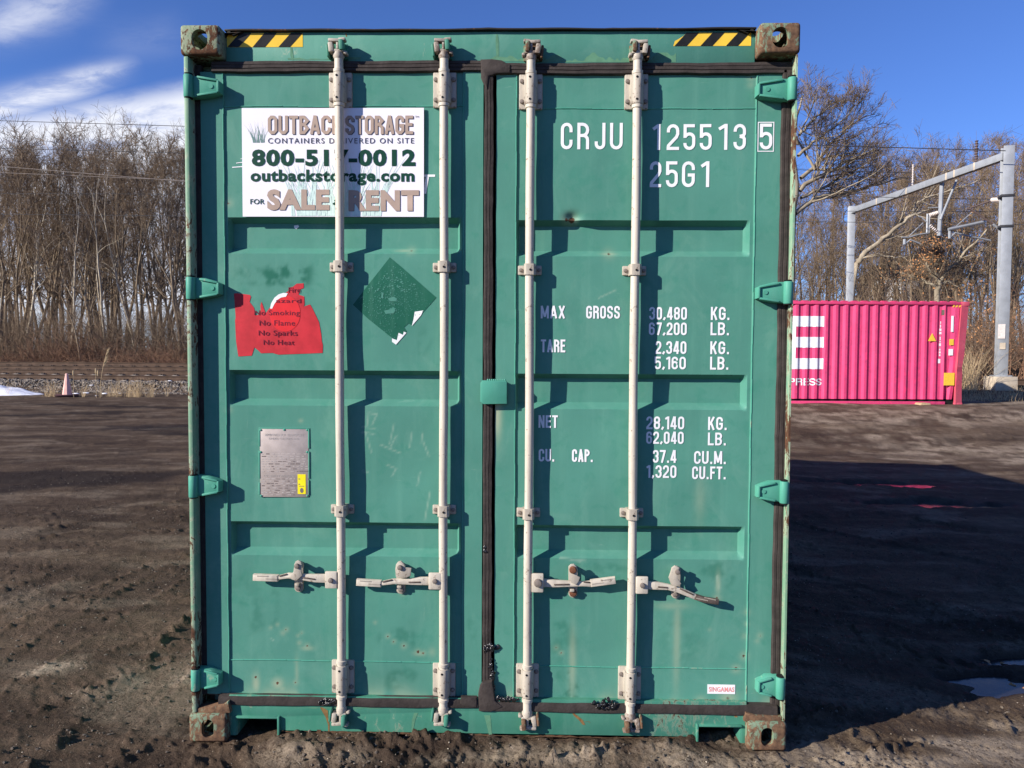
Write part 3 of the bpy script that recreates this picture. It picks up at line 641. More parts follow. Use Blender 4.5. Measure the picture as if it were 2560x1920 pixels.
for sx in (-1, 1):
    V, fq = corrugated(0.162, LEN - 0.162, 0.16, HT - 0.06, 0.278, 0.036)
    V2 = np.stack([sx * (1.2095 - 0.004 - V[:, 1]), V[:, 0], V[:, 2]], -1)
    link('side_wall', mesh_np('side_wall', V2, fq[:, ::-1] if sx < 0 else fq, M_GREEN), cont)
    B().box(sx * 1.2105, sx * 1.12, 0.179, LEN - 0.179, 0.014, 0.159, 0.005).done('bottom_rail', M_FRAME, cont)
    B().box(sx * 1.2105, sx * 1.15, 0.179, LEN - 0.179, HT - 0.075, HT - 0.02, 0.005).done('top_rail', M_FRAME, cont)
V, fq = corrugated(-1.05, 1.05, 0.16, HT - 0.1, 0.25, 0.045); V[:, 1] = LEN - 0.01 - V[:, 1]
link('end_wall', mesh_np('end_wall', V, fq[:, ::-1], M_GREEN), cont)
B().box(-1.149, 1.149, 0.195, LEN - 0.01, HT - 0.045, HT - 0.028).done('roof', M_GREEN, cont)
B().box(-1.11, 1.11, 0.19, LEN - 0.02, 0.165, 0.19).done('floor', M_BLACK, cont)
B().box(-1.18, 1.18, 0.172, 0.176, 0.19, HT - 0.12).done('added_backing', M_BLACK, cont)  # added unseen black sheet, stops daylight showing through the door gaps

# --- rubber seals
def seal(x0, x1, z0, z1, vertical, name='gasket', y=0.050, prof=None, parent=cont):
    w = (x1 - x0) if vertical else (z1 - z0)
    pr = prof or [(0, .020), (0.02, .006), (.10, .001), (.31, .001), (.34, .0028), (.37, .0028), (.40, .000), (.62, .000), (.65, .0028), (.68, .0028), (.71, .001), (.96, .003), (1.0, .020)]
    n = len(pr); L = (z1 - z0) if vertical else (x1 - x0); st = max(2, int(L / 0.06)); V = []
    for i in range(st + 1):
        t = i / st
        for u, d in pr:
            j = 0.0012 * math.sin(t * L * 11 + u * 2 + x0 * 9) + 0.0010 * math.sin(t * L * 37)
            if vertical: V.append((x0 + u * w + j, y + d, z0 + t * L))
            else: V.append((x0 + t * L, y + d, z0 + u * w + j))
    a = np.arange(st)[:, None] * n + np.arange(n - 1)[None, :]; fc = np.stack([a, a + 1, a + 1 + n, a + n], -1).reshape(-1, 4)
    if vertical: fc = fc
    else: fc = fc[:, ::-1]
    me = mesh_np(name, V, fc, M_RUB, True); me.set_sharp_from_angle(angle=math.radians(50)); return link(name, me, parent)
zt_l, zb_l, zt_r, zb_r = LD.z1, LD.z0, RD.z1, RD.z0
YG = 0.050
def gx(px): return P(px, 1000, YG)[0]
seal(gx(474), gx(509), zb_l, zt_l + 0.03, True, y=0.066)
seal(gx(1941), gx(1971), P(1280, 1778, YG)[1] - 0.004, zt_r + 0.012, True)
seal(gx(1208), gx(1231), zb_l - 0.02, zt_l - 0.02, True)
seal(P(528, 165, YG)[0], gx(1206), P(1000, 179, YG)[1], P(1000, 150, YG)[1], False)
seal(gx(1246), gx(1972), P(1590, 185, YG)[1], P(1590, 155, YG)[1], False)
seal(P(550, 1750, YG)[0], P(1196, 1750, YG)[0], P(800, 1762, YG)[1], P(800, 1738, YG)[1], False, y=0.030, prof=[(0, .02), (.05, .003), (.2, 0), (.9, .004), (1, .03)])
seal(P(1232, 1760, YG)[0], P(1940, 1770, YG)[0], P(1500, 1779, YG)[1], P(1500, 1753, YG)[1], False, y=0.030, prof=[(0, .02), (.05, .003), (.2, 0), (.9, .004), (1, .03)])
def lump(name, px_pts, y0, y1, mat, bev=0.006):
    return B().poly([P(a, c, y0) for a, c in px_pts], y0, y1, bev).done(name, mat, cont)
lump('gasket_corner', [(1201, 147), (1230, 146), (1254, 149), (1268, 157), (1276, 160), (1276, 182), (1242, 183), (1232, 187), (1222, 190), (1218, 225), (1208, 206), (1202, 192), (1202, 172)], 0.044, 0.064, M_RUB, 0.008)
lump('gasket_corner', [(1206, 1708), (1199, 1718), (1195, 1738), (1197, 1780), (1228, 1781), (1246, 1775), (1258, 1768), (1238, 1753), (1230, 1704)], 0.027, 0.050, M_RUB, 0.008)
lump('gasket_corner', [(1152, 1743), (1192, 1744), (1192, 1770), (1158, 1768), (1150, 1760)], 0.026, 0.045, M_RUB, 0.006)
# dabs of black sealing compound
def dab(px, py, rx, ry, y, seed, n=26):
    rr = random.Random(seed); x, z = P(px, py, y); b = B()
    for i in range(n):
        a = rr.random() * 6.28; q = rr.random() ** 0.7; s = rr.uniform(0.0035, 0.009)
        M = T(x + math.cos(a) * q * rx / 625, y + rr.uniform(-.003, .004), z + math.sin(a) * q * ry / 625) @ Matrix.Diagonal((s, s * 0.6, s * rr.uniform(.6, 1.3), 1))
        b.lathe([(0.3, -1), (0.85, -.5), (1, 0), (0.85, .5), (0.3, 1)], 7, M)
    b.done('sealant_dab', M_TAR, cont)
dab(817, 1755, 24, 8, 0.028, 1, 30); dab(1509, 1761, 30, 16, 0.026, 2, 46); dab(1219, 1621, 15, 12, 0.050, 3, 26); dab(1229, 1700, 7, 60, 0.052, 4, 40); dab(1260, 1748, 40, 4, 0.034, 5, 26)
dab(1213, 1374, 5, 7, 0.051, 6, 8); dab(1244, 1620, 8, 7, 0.060, 7, 12)

# --- hinges: turquoise tapered straps welded to barrels on the posts
def hinge(right, pyc, n):
    sx = 1 if right else -1; xb, _ = (1.1955 * sx, 0); zc = P(1990 if right else 462, pyc, 0.02)[1]
    xt = P(1892 if right else 551, pyc, 0.03)[0]; k = B()
    M = T(xb, 0.020, zc - 0.045); k.lathe([(0.0165, 0), (0.0185, 0.003), (0.0185, 0.085), (0.0165, 0.088)], 20, M)
    s = sx; mid = xb - s * 0.055
    out = [(xb - s * 0.004, zc - 0.043), (mid, zc - 0.040), (xt + s * 0.02, zc - 0.031), (xt, zc - 0.024), (xt, zc + 0.020), (xt + s * 0.022, zc + 0.030), (mid, zc + 0.041), (xb - s * 0.004, zc + 0.043)]
    if right: out = out[::-1]
    k.poly(out, 0.024, 0.060, 0.006)
    for (z1, z2) in ((-0.036, -0.024), (0.036, 0.022)):       # raised rims
        k.beam((mid + s * 0.02, 0.022, zc + z1), (xt + s * 0.008, 0.022, zc + z2), 0.012, 0.009, 0.003)
    k.beam((xt + s * 0.006, 0.022, zc - 0.024), (xt + s * 0.006, 0.022, zc + 0.022), 0.012, 0.009, 0.003)
    k.lathe([(0.007, 0), (0.0085, 0.0015), (0.0085, 0.003)], 14, T((mid + xt) / 2, 0.0240, zc) @ Rx(math.pi / 2))
    o = k.done('hinge', M_HINGE, door_r if right else door_l)
    for dz in (-0.0475, 0.0475): B().lathe([(0.017, -0.0016), (0.017, 0.0016)], 18, T(xb, 0.0215, zc + dz)).done('hinge_gap', M_BLACK, door_r if right else door_l)
    
for pyc in (215, 720, 1215, 1698): hinge(False, pyc, 0)
for pyc in (222, 731, 1230, 1719): hinge(True, pyc, 0)

# --- lock rods, cams, brackets, clamps
BOLT = B().lathe([(0.0088, 0), (0.0088, 0.006), (0.0072, 0.0085), (0.003, 0.0095)], 12).mesh('bolt', M_BOLT)
RBOLT = B().lathe([(0.0125, 0), (0.0125, 0.007), (0.010, 0.010), (0.004, 0.011)], 12).mesh('bolt', M_RBOLT)
def bolt(x, y, z, parent, me=None, s=1.0):
    o = link('bolt', me or BOLT, parent, (x, y, z), (math.pi / 2, 0, 0)); o.scale = (s, s, s); return o
def cam_mesh(flip, var):
    """forged claw on the end of a rod: neck, hub and two jaws; local origin at the rod axis, +z towards the rod end"""
    s = -1 if flip else 1; b = B()
    b.lathe([(0.0185, -0.012), (0.0225, -0.004), (0.0215, 0.012), (0.016, 0.020)], 16)
    b.box(-0.024, 0.022, -0.020, 0.020, 0.010, 0.022, 0.004)
    b.box(s * -0.034, s * -0.014, -0.024, 0.016, 0.012, 0.052, 0.005, T(0, 0, 0) @ Ry(s * -0.12))
    b.box(s * -0.040, s * 0.006, -0.026, 0.008, 0.047, 0.060, 0.004, Ry(s * 0.05))
    b.box(s * -0.006, s * 0.004, -0.022, 0.014, 0.020, 0.050, 0.003)
    b.box(s * 0.006, s * 0.036, -0.020, 0.014, 0.050, 0.063, 0.005, T(0, 0, 0.002) @ Ry(s * -0.25 * 0.4))
    b.box(s * 0.020, s * 0.034, -0.018, 0.018, 0.008, 0.020, 0.004, Ry(s * 0.2))
    return b.mesh('cam', M_CAM if var else M_BRK, 30)
def keeper_mesh(flip):
    s = -1 if flip else 1; b = B()
    b.box(s * 0.008, s * 0.025, -0.030, 0.036, 0.014, 0.056, 0.005, Ry(s * -0.06))
    b.box(s * -0.046, s * -0.036, -0.012, 0.036, 0.000, 0.050, 0.004, Ry(s * -0.1))
    b.box(s * -0.046, s * 0.030, 0.026, 0.036, -0.004, 0.058, 0.003)
    return b.mesh('cam_keeper', M_FRAME if not flip else M_CAST2, 30)
RODS = [(847.3, 160, 853.6, 1690), (1110.3, 160, 1108.5, 1690), (1328, 200, 1318, 1690), (1594, 140, 1576.5, 1690)]
ROD_TOP = [(140, 1772), (140, 1772), (144, 1782), (144, 1788)]
BR_T = [(184, 256), (184, 256), (188, 260), (188, 260)]; BR_B = [(1660, 1736), (1668, 1744), (1672, 1744), (1678, 1752)]
CL = [(666, 1276), (667, 1277), (674, 1284), (675, 1285)]
ROD_NAMES = ['first lock rod from the left, crossing the rental sign', 'second lock rod, right of the rental sign', 'third lock rod, just right of the centre seal', 'fourth lock rod, left of the registration number']
rod_x = []
for n, (xa, ya, xb, yb) in enumerate(RODS):
    x = 0.5 * (P(xa, ya, YR)[0] + P(xb, yb, YR)[0]); rod_x.append(x)
    z1 = P(xa, ROD_TOP[n][0], YR)[1]; z0 = P(xb, ROD_TOP[n][1], YR)[1]
    bt = [P(xa, q, YR)[1] for q in BR_T[n]]; bb = [P(xb, q, YR)[1] for q in BR_B[n]]
    d = LD if n < 2 else RD
    r = 0.0175; cz = lambda z: [(r, z - .008), (0.0215, z - .006), (0.0222, z + .006), (r, z + .008)]
    prof = [(r, z0)] + cz(bb[1] - .010) + cz(bb[0] + .010) + [(r + .0004 * math.sin(q * 7 + n), bb[0] + .03 + (bt[1] - bb[0] - .06) * q / 40) for q in range(41)] + cz(bt[1] - .010) + cz(bt[0] + .010) + [(r, z1)]
    rme = B().lathe(prof, 28).mesh('lock_rod', M_ROD, 40)
    for v in rme.vertices:      # years of slamming have left a slight bow
        u = (v.co.z - z0) / (z1 - z0); v.co.x += 0.0022 * math.sin(u * 9.4 + n * 1.9) * math.sin(math.pi * u); v.co.y += 0.0014 * math.sin(u * 12.5 + n) * math.sin(math.pi * u)
    rod = link('lock_rod', rme, cont, (x, YR, 0), None, ROD_NAMES[n])
    link('cam', cam_mesh(n > 1, n in (1, 2)), rod, (0, 0, z1))
    me = cam_mesh(n > 1, n == 3); me.transform(Matrix.Diagonal((1, 1, -1, 1))); me.flip_normals(); link('cam', me, rod, (0, 0, z0))
    link('cam_keeper', keeper_mesh(n > 1), cont, (x, YR, z1))
    me = keeper_mesh(n > 1); me.transform(Matrix.Diagonal((1, 1, -1, 1))); me.flip_normals(); link('cam_keeper', me, cont, (x, YR - 0.012, z0))
    for (za, zb) in (bt, bb):                                    # bearing brackets
        zm = (za + zb) / 2; yp = float(d.y(x, zm)); k = B()
        k.box(-0.047, 0.047, yp - YR - 0.011, yp - YR + 0.006, -0.070, 0.070, 0.0045)
        k.lathe([(0.0225, -0.058), (0.0235, -0.055), (0.0235, 0.055), (0.0225, 0.058)], 24)
        k.box(-0.027, 0.027, 0.004, yp - YR, -0.058, 0.058, 0.006)
        br = k.done('bearing_bracket', M_BRK, cont, None, 35, (x, YR, zm))
        for bx in (-0.036, 0.036):
            for bz in (-0.040, 0.040): bolt(bx, yp - YR - 0.0105, bz, br)
        g = B()
        for bz in (-0.043, 0.043): g.lathe([(0.0045, 0), (0.0045, 0.002)], 10, T(-0.004, -0.0228, bz) @ Rx(math.pi / 2))
        g.done('grease_hole', M_BLACK, br)
    for py in CL[n]:                                             # small clamps half way
        zc = P(x and 0.5 * (xa + xb), py, YR)[1]; yp = float(d.y(x, zc)); k = B()
        k.box(-0.048, -0.020, yp - YR - 0.010, yp - YR + 0.004, -0.019, 0.019, 0.004); k.box(0.020, 0.048, yp - YR - 0.010, yp - YR + 0.004, -0.019, 0.019, 0.004)
        prof2 = [(-0.0235, yp - YR), (-0.0235, -0.012), (-0.015, -0.0215), (0.0, -0.0235), (0.015, -0.0215), (0.0235, -0.012), (0.0235, yp - YR)]
        b2 = bmesh.new(); vs = []
        for zz in (-0.022, 0.022): vs.append([b2.verts.new((u, v, zz)) for u, v in prof2])
        for i in range(len(prof2) - 1): b2.faces.new((vs[0][i], vs[0][i+1], vs[1][i+1], vs[1][i]))
        b2.faces.new(vs[0][::-1]); b2.faces.new(vs[1]); bmesh.ops.recalc_face_normals(b2, faces=b2.faces[:]); k._merge(b2)
        c = k.done('rod_clamp', M_BRK, cont, None, 30, (x, YR, zc))
        for bx in (-0.036, 0.037): bolt(bx, yp - YR - 0.0095, 0, c, None, 0.9)
        B().lathe([(0.0048, 0), (0.0048, 0.002)], 10, T(0.002, -0.0228, -0.002) @ Rx(math.pi / 2)).done('grease_hole', M_BLACK, c)

# --- handles
def strip(pts, y0, y1, bev):
    """pts: (px, py, half width m) along the bar"""
    q = [P(a, c, (y0 + y1) / 2) for a, c, _ in pts]; up, dn = [], []
    for i, ((x, z), (_, _, h)) in enumerate(zip(q, pts)):
        a = q[max(0, i-1)]; c = q[min(len(q)-1, i+1)]; dx, dz = c[0]-a[0], c[1]-a[1]; L = math.hypot(dx, dz)
        nx, nz = -dz / L, dx / L; up.append((x + nx*h, z + nz*h)); dn.append((x - nx*h, z - nz*h))
    return B().poly(up + dn[::-1], y0, y1, bev)
def zm(o, s): return lambda u, v: (o[0] + u * s, o[1] + v * s)
def handle(zf, hub, hbolt, hr, bar, grip, gh, ret, rbolt, base, lbolt, rusty, dark, label):
    h = B(); (xa, za), (xb, zb) = P(*zf(hub[0], hub[1]), 0.02), P(*zf(hub[2], hub[3]), 0.02)
    h.box(xa, xb, 0.016, 0.030, zb, za, 0.004); h.box(xa, xb, 0.036, 0.046, zb + .006, za - .006, 0.003)
    o = h.done('door_handle', M_ROD, cont, label)
    strip([(*zf(u, v), w) for u, v, w in bar], 0.026, 0.040, 0.005).done('handle_bar', M_ROD, o)
    strip([(*zf(u, v), gh) for u, v in grip], 0.022, 0.044, 0.006).done('handle_grip', M_GRIP if dark else M_ROD, o)
    (q0, q1), (q2, q3) = P(*zf(bar[-1][0], bar[-1][1]), 0.02), P(*zf(bar[-2][0], bar[-2][1]), 0.02)
    B().beam((q0 + (q2 - q0) * .08, 0.0250, q1 + (q3 - q1) * .08 + .004), (q0 + (q2 - q0) * .85, 0.0250, q1 + (q3 - q1) * .85 + .006), 0.004, 0.006, 0.0015).done('handle_groove', M_GRIP, o)
    (q2, q3), (q4, q5) = P(*zf(bar[1][0], bar[1][1]), 0.02), P(*zf(bar[2][0], bar[2][1]), 0.02)
    B().beam((q2, 0.0250, q3 - .006), (q4, 0.0250, q5 - .004), 0.004, 0.006, 0.0015).done('handle_groove', M_GRIP, o)
    (q0, q1), (q2, q3) = P(*zf(*grip[0]), 0.02), P(*zf(*grip[-1]), 0.02); k = B(); L_ = math.hypot(q2 - q0, q3 - q1); ux, uz = (q2 - q0) / L_, (q3 - q1) / L_
    for i in range(12):
        for rowv, st in ((0.005, .42), (-0.005, .08)):
            t = st * L_ + i * .0040
            if t < L_ - .006: k.box(q0 + ux * t - .0013, q0 + ux * t + .0013, 0.0212, 0.0225, q1 + uz * t + rowv - .0022, q1 + uz * t + rowv + .0022)
    k.done('embossed_mark', M_BRK, o)
    bx, bz = P(*zf(*hbolt), 0.016); bolt(bx, 0.0165, bz, o, None, hr)
    (x0, z0), (x1, z1) = P(*zf(*base[0]), YP), P(*zf(*base[1]), YP); w = 0.019; pts = []
    for i in range(16):
        a = math.pi * 2 * i / 16; pts.append(((x0 + x1) / 2 + w * math.cos(a), (z0 if math.sin(a) >= 0 else z1) + (-w if math.sin(a) >= 0 else w) + w * math.sin(a)))
    c = B().poly(pts[::-1], YP - 0.012, YP + 0.006, 0.003)
    c.box(x0 - 0.012, x0 + 0.006, 0.034, YP - 0.011, z1 + 0.030, z1 + 0.042, 0.003)
    cc = c.done('handle_catch', M_BRK, cont)
    lx, lz = P(*zf(*lbolt), 0.05); bolt(lx, YP - 0.0115, lz, cc, RBOLT if rusty else None, 1.25)
    rr = B().poly([P(*zf(u, v), 0.02) for u, v in ret], 0.018, 0.025, 0.003)
    rx, rz = P(*zf(*rbolt), 0.03); rr.lathe([(0.011, 0), (0.011, 0.030)], 12, T(rx, 0.0245, rz) @ Rx(-math.pi / 2))
    r = rr.done('handle_retainer', M_BRK, cont); bolt(rx, 0.0185, rz, r, RBOLT if rusty else None, 1.2)
Z1, Z2, Z3, Z4 = zm((620, 1380), 240/2212), zm((560, 1370), 570/1930), zm((1320, 1390), 240/2212), zm((1570, 1390), 260/2212)
pear1 = [(1070, 280), (1095, 220), (1160, 190), (1215, 215), (1240, 280), (1225, 440), (1250, 540), (1190, 600), (1110, 668), (1000, 630), (970, 540), (1045, 460)]
handle(Z1, (1775, 448, 2050, 840), (1905, 650), 1.15, [(1800, 610, .0175), (1540, 605, .0165), (1250, 575, .013), (930, 545, .011), (690, 590, .008)], [(700, 603), (120, 582)], 0.0135, pear1, (1150, 300), ((1190, 195), (1180, 910)), (1150, 830), False, False, 'handle of the first lock rod, grip pointing left')
handle(Z2, (855, 200, 855, 200) if False else (1732, 210, 1838, 352), (1785, 280), 1.15, [(1740, 280, .0165), (1660, 280, .016), (1560, 285, .012), (1440, 282, .011), (1330, 300, .008)], [(1332, 302), (1122, 289)], 0.0135,
       [(1456, 140), (1475, 115), (1500, 110), (1525, 135), (1535, 165), (1585, 172), (1580, 235), (1545, 252), (1455, 245), (1450, 180)], (1493, 157), ((1500, 118), (1500, 383)), (1497, 352), False, False, 'handle of the second lock rod with its retainer flipped aside')
handle(Z3, (85, 402, 355, 840), (230, 615), 1.9, [(340, 620, .0165), (600, 635, .015), (950, 640, .012), (1250, 640, .010), (1450, 640, .012)], [(1440, 630), (2015, 555)], 0.0140,
       [(930, 250), (985, 190), (1060, 185), (1115, 240), (1130, 450), (1198, 490), (1165, 600), (1100, 665), (1000, 620), (945, 540)], (1030, 295), ((1030, 190), (1040, 945)), (1038, 850), True, False, 'handle of the third lock rod with rusty bolts')
handle(Z4, (168, 437, 425, 805), (305, 622), 1.2, [(400, 620, .0165), (640, 635, .0155), (850, 660, .012), (1050, 710, .012), (1430, 870, .011)], [(1425, 868), (1640, 935), (1925, 978)], 0.0110,
       [(930, 250), (1000, 203), (1085, 240), (1078, 370), (1062, 480), (1135, 590), (1010, 662), (915, 600), (865, 460), (905, 350)], (1040, 318), ((1020, 200), (1000, 890)), (1000, 815), False, True, 'handle of the fourth lock rod bent downward, dark grip')

# --- cover plate over the centre seam
(xa, za), (xb, zb) = P(1201, 951, 0.03), P(1267, 1011, 0.03)
b = B(); b.poly([(xa, zb + .010), (xa, za - .010), (xa + .008, za), (xb - .004, za), (xb, za - .004), (xb, zb + .002), (xa + .012, zb)], 0.030, 0.042, 0.003)
b.box(xa + 0.045, xb - 0.004, 0.0425, YS + 0.004, zb + 0.004, za - 0.004, 0.003)
for i in range(9): b.lathe([(0.002, -.004), (0.0045, 0), (0.002, .004)], 8, T(xa + .030 + i * .0085, 0.036, za + 0.002) @ Ry(1.57))
b.done('seam_cover_plate', M_HINGE, cont)

# ------------------------------------------------------------------ lettering: stroke-built condensed capitals
def arc(cx, cy, rx, ry, a0, a1, n=8):
    return [(cx + rx * math.cos(math.radians(a0 + (a1 - a0) * i / n)), cy + ry * math.sin(math.radians(a0 + (a1 - a0) * i / n))) for i in range(n + 1)]
def glyph(ch, W, H, t, n=8):
    L, R_, Bt, Tp, M = t/2, W - t/2, t/2, H - t/2, H * 0.52
    r = (W - t) / 2; ry = min(r * 1.05, (H - t) / 2.6); c = W / 2
    if ch in 'S82356': ry = min(ry, (H - t) * 0.22)
    if n <= 2: r2 = r * 0.62; ry = r2 * 1.1
    def top(a0, a1): return arc(c, Tp - ry, r, ry, a0, a1, n) if n > 2 else [(c + math.copysign(r, math.cos(math.radians(a))), Tp - ry) if k in (0, 3) else (c + math.copysign(r - r2, math.cos(math.radians(a))), Tp) for k, a in enumerate((a0, a0 + (60 if a1 > a0 else -60), a1 - (60 if a1 > a0 else -60), a1))]
    def bot(a0, a1): return arc(c, Bt + ry, r, ry, a0, a1, n) if n > 2 else [(c + math.copysign(r, math.cos(math.radians(a))), Bt + ry) if k in (0, 3) else (c + math.copysign(r - r2, math.cos(math.radians(a))), Bt) for k, a in enumerate((a0, a0 + (60 if a1 > a0 else -60), a1 - (60 if a1 > a0 else -60), a1))]
    if ch in 'O0': return [[(R_, M)] + top(0, 180) + bot(180, 360) + [(R_, M)]]
    if ch == 'C': return [[(R_, H * .64)] + top(0, 180) + bot(180, 360) + [(R_, H * .36)]]
    if ch == 'G': return [[(R_, H * .66)] + top(0, 180) + bot(180, 360) + [(R_, H * .47), (c - .05 * W, H * .47)]]
    if ch == 'U': return [[(L, H)] + bot(180, 360) + [(R_, H)]]
    if ch == 'J': return [[(L, H * .30)] + bot(180, 360) + [(R_, H)]]
    if ch in 'RPB':
        q = (Tp - M) / 2; bw = R_ - q * .9
        s = [[(L, 0), (L, H)], [(L, Tp), (bw, Tp)] + arc(bw, (Tp + M) / 2, R_ - bw, q, 90, -90, max(n, 2)) + [(L, M)]]
        if ch == 'R': s.append([(c, M)] + arc(R_ - q * .8, M - q * .8, q * .8, q * .8, 90, 0, max(n // 2, 1)) + [(R_, 0)])
        if ch == 'B':
            q2 = (M - Bt) / 2; s.append([(L, M), (bw, M)] + arc(bw, (M + Bt) / 2, R_ - bw, q2, 90, -90, max(n, 2)) + [(L, Bt)])
        return s
    if ch == 'S': 
        m = arc(c, M + 0.02*H, r, H*.13, 180, 270, max(n//2, 1)); m2 = arc(c, M - H*.12*1.9, r, H*.12, 90, 0, max(n//2, 1))
        return [[(R_, H * .68)] + top(0, 180) + [(L, H*.66), (L + .25*r, H*.57), (R_ - .25*r, H*.43), (R_, H*.34)] + bot(360, 180) + [(L, H * .32)]]
    if ch == 'E': return [[(L, 0), (L, H)], [(t, Tp), (W, Tp)], [(t, M), (W * .92, M)], [(t, Bt), (W, Bt)]]
    if ch == 'F': return [[(L, 0), (L, H)], [(t, Tp), (W, Tp)], [(t, M), (W * .88, M)]]
    if ch == 'L': return [[(L, 0), (L, H)], [(t, Bt), (W, Bt)]]
    if ch == 'T': return [[(0, Tp), (W, Tp)], [(c, 0), (c, H - t)]]
    if ch == 'I': return [[(c, 0), (c, H)]]
    if ch == 'K': return [[(L, 0), (L, H)], [(t*.9, H*.40), (R_, H)], [(W*.42, H*.58), (R_, 0)]]
    if ch == 'M': return [[(L, 0), (L, H)], [(R_, 0), (R_, H)], [(L, H), (c, H*.12)], [(R_, H), (c, H*.12)]]
    if ch == 'N': return [[(L, 0), (L, H)], [(R_, 0), (R_, H)], [(L, H), (R_, 0)]]
    if ch == 'A': return [[(L*.9, 0), (c, H)], [(W - L*.9, 0), (c, H)], [(W*.2, H*.27), (W*.8, H*.27)]]
    if ch == 'V': return [[(L*.9, H), (c, 0)], [(W - L*.9, H), (c, 0)]]
    if ch == 'X': return [[(L, 0), (R_, H)], [(L, H), (R_, 0)]]
    if ch == '1': return [[(R_, 0), (R_, H)], [(R_ - t*.3, Tp), (0, H*.80)]]
    if ch == '2': return [[(L, H * .68)] + top(180, 0) + [(R_, H*.62), (R_ - .1*W, H*.50), (L + .02*W, H*.17), (L, t*.9)], [(0, Bt), (W, Bt)]]
    if ch == '3': return [[(L, H * .70)] + top(180, 0) + [(R_, H*.62), (R_ - .2*r, H*.555), (c, M)], [(c, M), (R_ - .2*r, H*.485), (R_, H*.42)] + bot(360, 180) + [(L, H * .30)]]
    if ch == '4': return [[(W*.60, H), (t*.5, H*.27)], [(0, H*.25), (W, H*.25)], [(W*.70, 0), (W*.70, H)]]
    if ch == '5': return [[(L, Tp), (W*.95, Tp)], [(L, H), (L, H*.47)], [(L, H*.50)] + arc(c, H*.62 - ry*.9, r, ry*.9, 150, 0, n) + bot(360, 180) + [(L, H*.27)]]
    if ch == '6': return [[(R_, H*.70)] + top(0, 180) + bot(180, 360) + [(R_, H*.40)] + arc(c, H*.58 - ry, r, ry, 0, 180, n)]
    if ch == '7': return [[(0, Tp), (W, Tp)], [(R_, Tp), (W*.62, H*.5), (W*.36, 0)]]
    if ch == '8': return [[(R_, H*.68)] + top(0, 180) + [(L, H*.62), (L+.25*r, H*.55), (R_-.25*r, H*.49), (R_, H*.40)] + bot(360, 180) + [(L, H*.40), (L+.25*r, H*.49), (R_-.25*r, H*.55), (R_, H*.68)]]
    if ch == '.': return [[(c, 0), (c, t * 1.15)]]
    if ch == ',': return [[(c + t*.35, t * 1.25), (c - t*.45, -t*.15)]]
    if ch == '-': return [[(0, H*.42), (W, H*.42)]]
    return []
def ribbon(path, t):
    """flat stroke of width t along a polyline, mitred"""
    p = [path[0]]
    for q in path[1:]:
        if math.hypot(q[0]-p[-1][0], q[1]-p[-1][1]) > t * 0.02: p.append(q)
    n = len(p); dirs = []
    for i in range(n-1):
        dx, dz = p[i+1][0]-p[i][0], p[i+1][1]-p[i][1]; L = math.hypot(dx, dz); dirs.append((dx/L, dz/L))
    closed = n > 3 and math.hypot(p[0][0]-p[-1][0], p[0][1]-p[-1][1]) < 1e-6
    out = []
    for i in range(n):
        a = dirs[i-1] if i > 0 else (dirs[-1] if closed else dirs[0]); b = dirs[i] if i < n-1 else (dirs[0] if closed else dirs[-1])
        nx, nz = -(a[1]+b[1]), a[0]+b[0]; L = math.hypot(nx, nz) or 1; nx /= L; nz /= L
        k = 1 / max(0.45, nx * -b[1] + nz * b[0]); h = t/2*k
        out.append(((p[i][0]+nx*h, p[i][1]+nz*h), (p[i][0]-nx*h, p[i][1]-nz*h)))
    return out
class Ink:
    """flat lettering laid on a door or board: y given by surf(x,z) minus a small lift"""
    def __init__(s): s.V = []; s.F = []
    def quads(s, rib, lift, surf, off=(0, 0)):
        for i in range(len(rib)-1):
            q = [rib[i][0], rib[i][1], rib[i+1][1], rib[i+1][0]]; n = len(s.V)
            for x, z in q: s.V.append((x+off[0], None, z+off[1], lift, surf))
            s.F.append((n, n+1, n+2, n+3))
    def poly(s, pts, lift, surf):
        n = len(s.V)
        for x, z in pts: s.V.append((x, None, z, lift, surf))
        s.F.append(tuple(range(n, n+len(pts))))
    def done(s, name, mat, parent, label=None):
        V = [(x, float(sf(x, z)) - lf, z) for x, _, z, lf, sf in s.V]; me = bpy.data.meshes.new(name)
        me.from_pydata(V, [], s.F); me.materials.append(mat)
        b = bmesh.new(); b.from_mesh(me); 
        for f in b.faces:
            f.normal_update()
            if f.normal.y > 0: f.normal_flip()
        bmesh.ops.triangulate(b, faces=[f for f in b.faces if len(f.verts) > 4]); b.to_mesh(me); b.free()
        return link(name, me, parent, None, None, label)
def set_glyph(ink, ch, x0, x1, z0, z1, t, lift, surf, n=8, off=(0, 0), skew=0.0):
    for k, pth in enumerate(glyph(ch, x1-x0, z1-z0, t, n)):
        rib = [((x0+a[0]+skew*a[1], z0+a[1]), (x0+b[0]+skew*b[1], z0+b[1])) for a, b in ribbon(pth, t)]
        ink.quads(rib, lift + 0.00012*k, surf, off)
def word(ink, txt, l, r, tp, bt, surf, wid=None, gap=0.17, tk=0.20, lift=0.0016, n=8, y=None, off=(0, 0), skew=0.0):
    """fit a word into the box surveyed at (l, tp)-(r, bt)"""
    y = YP if y is None else y
    x0, z1 = P(l, tp, y); x1, z0 = P(r, bt, y); H = z1 - z0
    rel = {'I': .34, '1': .62, '.': .42, ',': .42, 'M': 1.22, ' ': .5, 'A': 1.06, 'V': 1.06, 'E': .88, 'F': .86, 'L': .86, 'T': .95, 'J': .92, '-': .7}
    ws = [rel.get(c, 1.0) for c in txt]; tot = sum(ws) + gap * (len(txt)-1); u = (x1-x0)/tot; x = x0
    t = H * tk
    for c, w in zip(txt, ws):
        set_glyph(ink, c, x, x+w*u, z0, z1, t, lift, surf, n, off, skew); x += (w+gap)*u
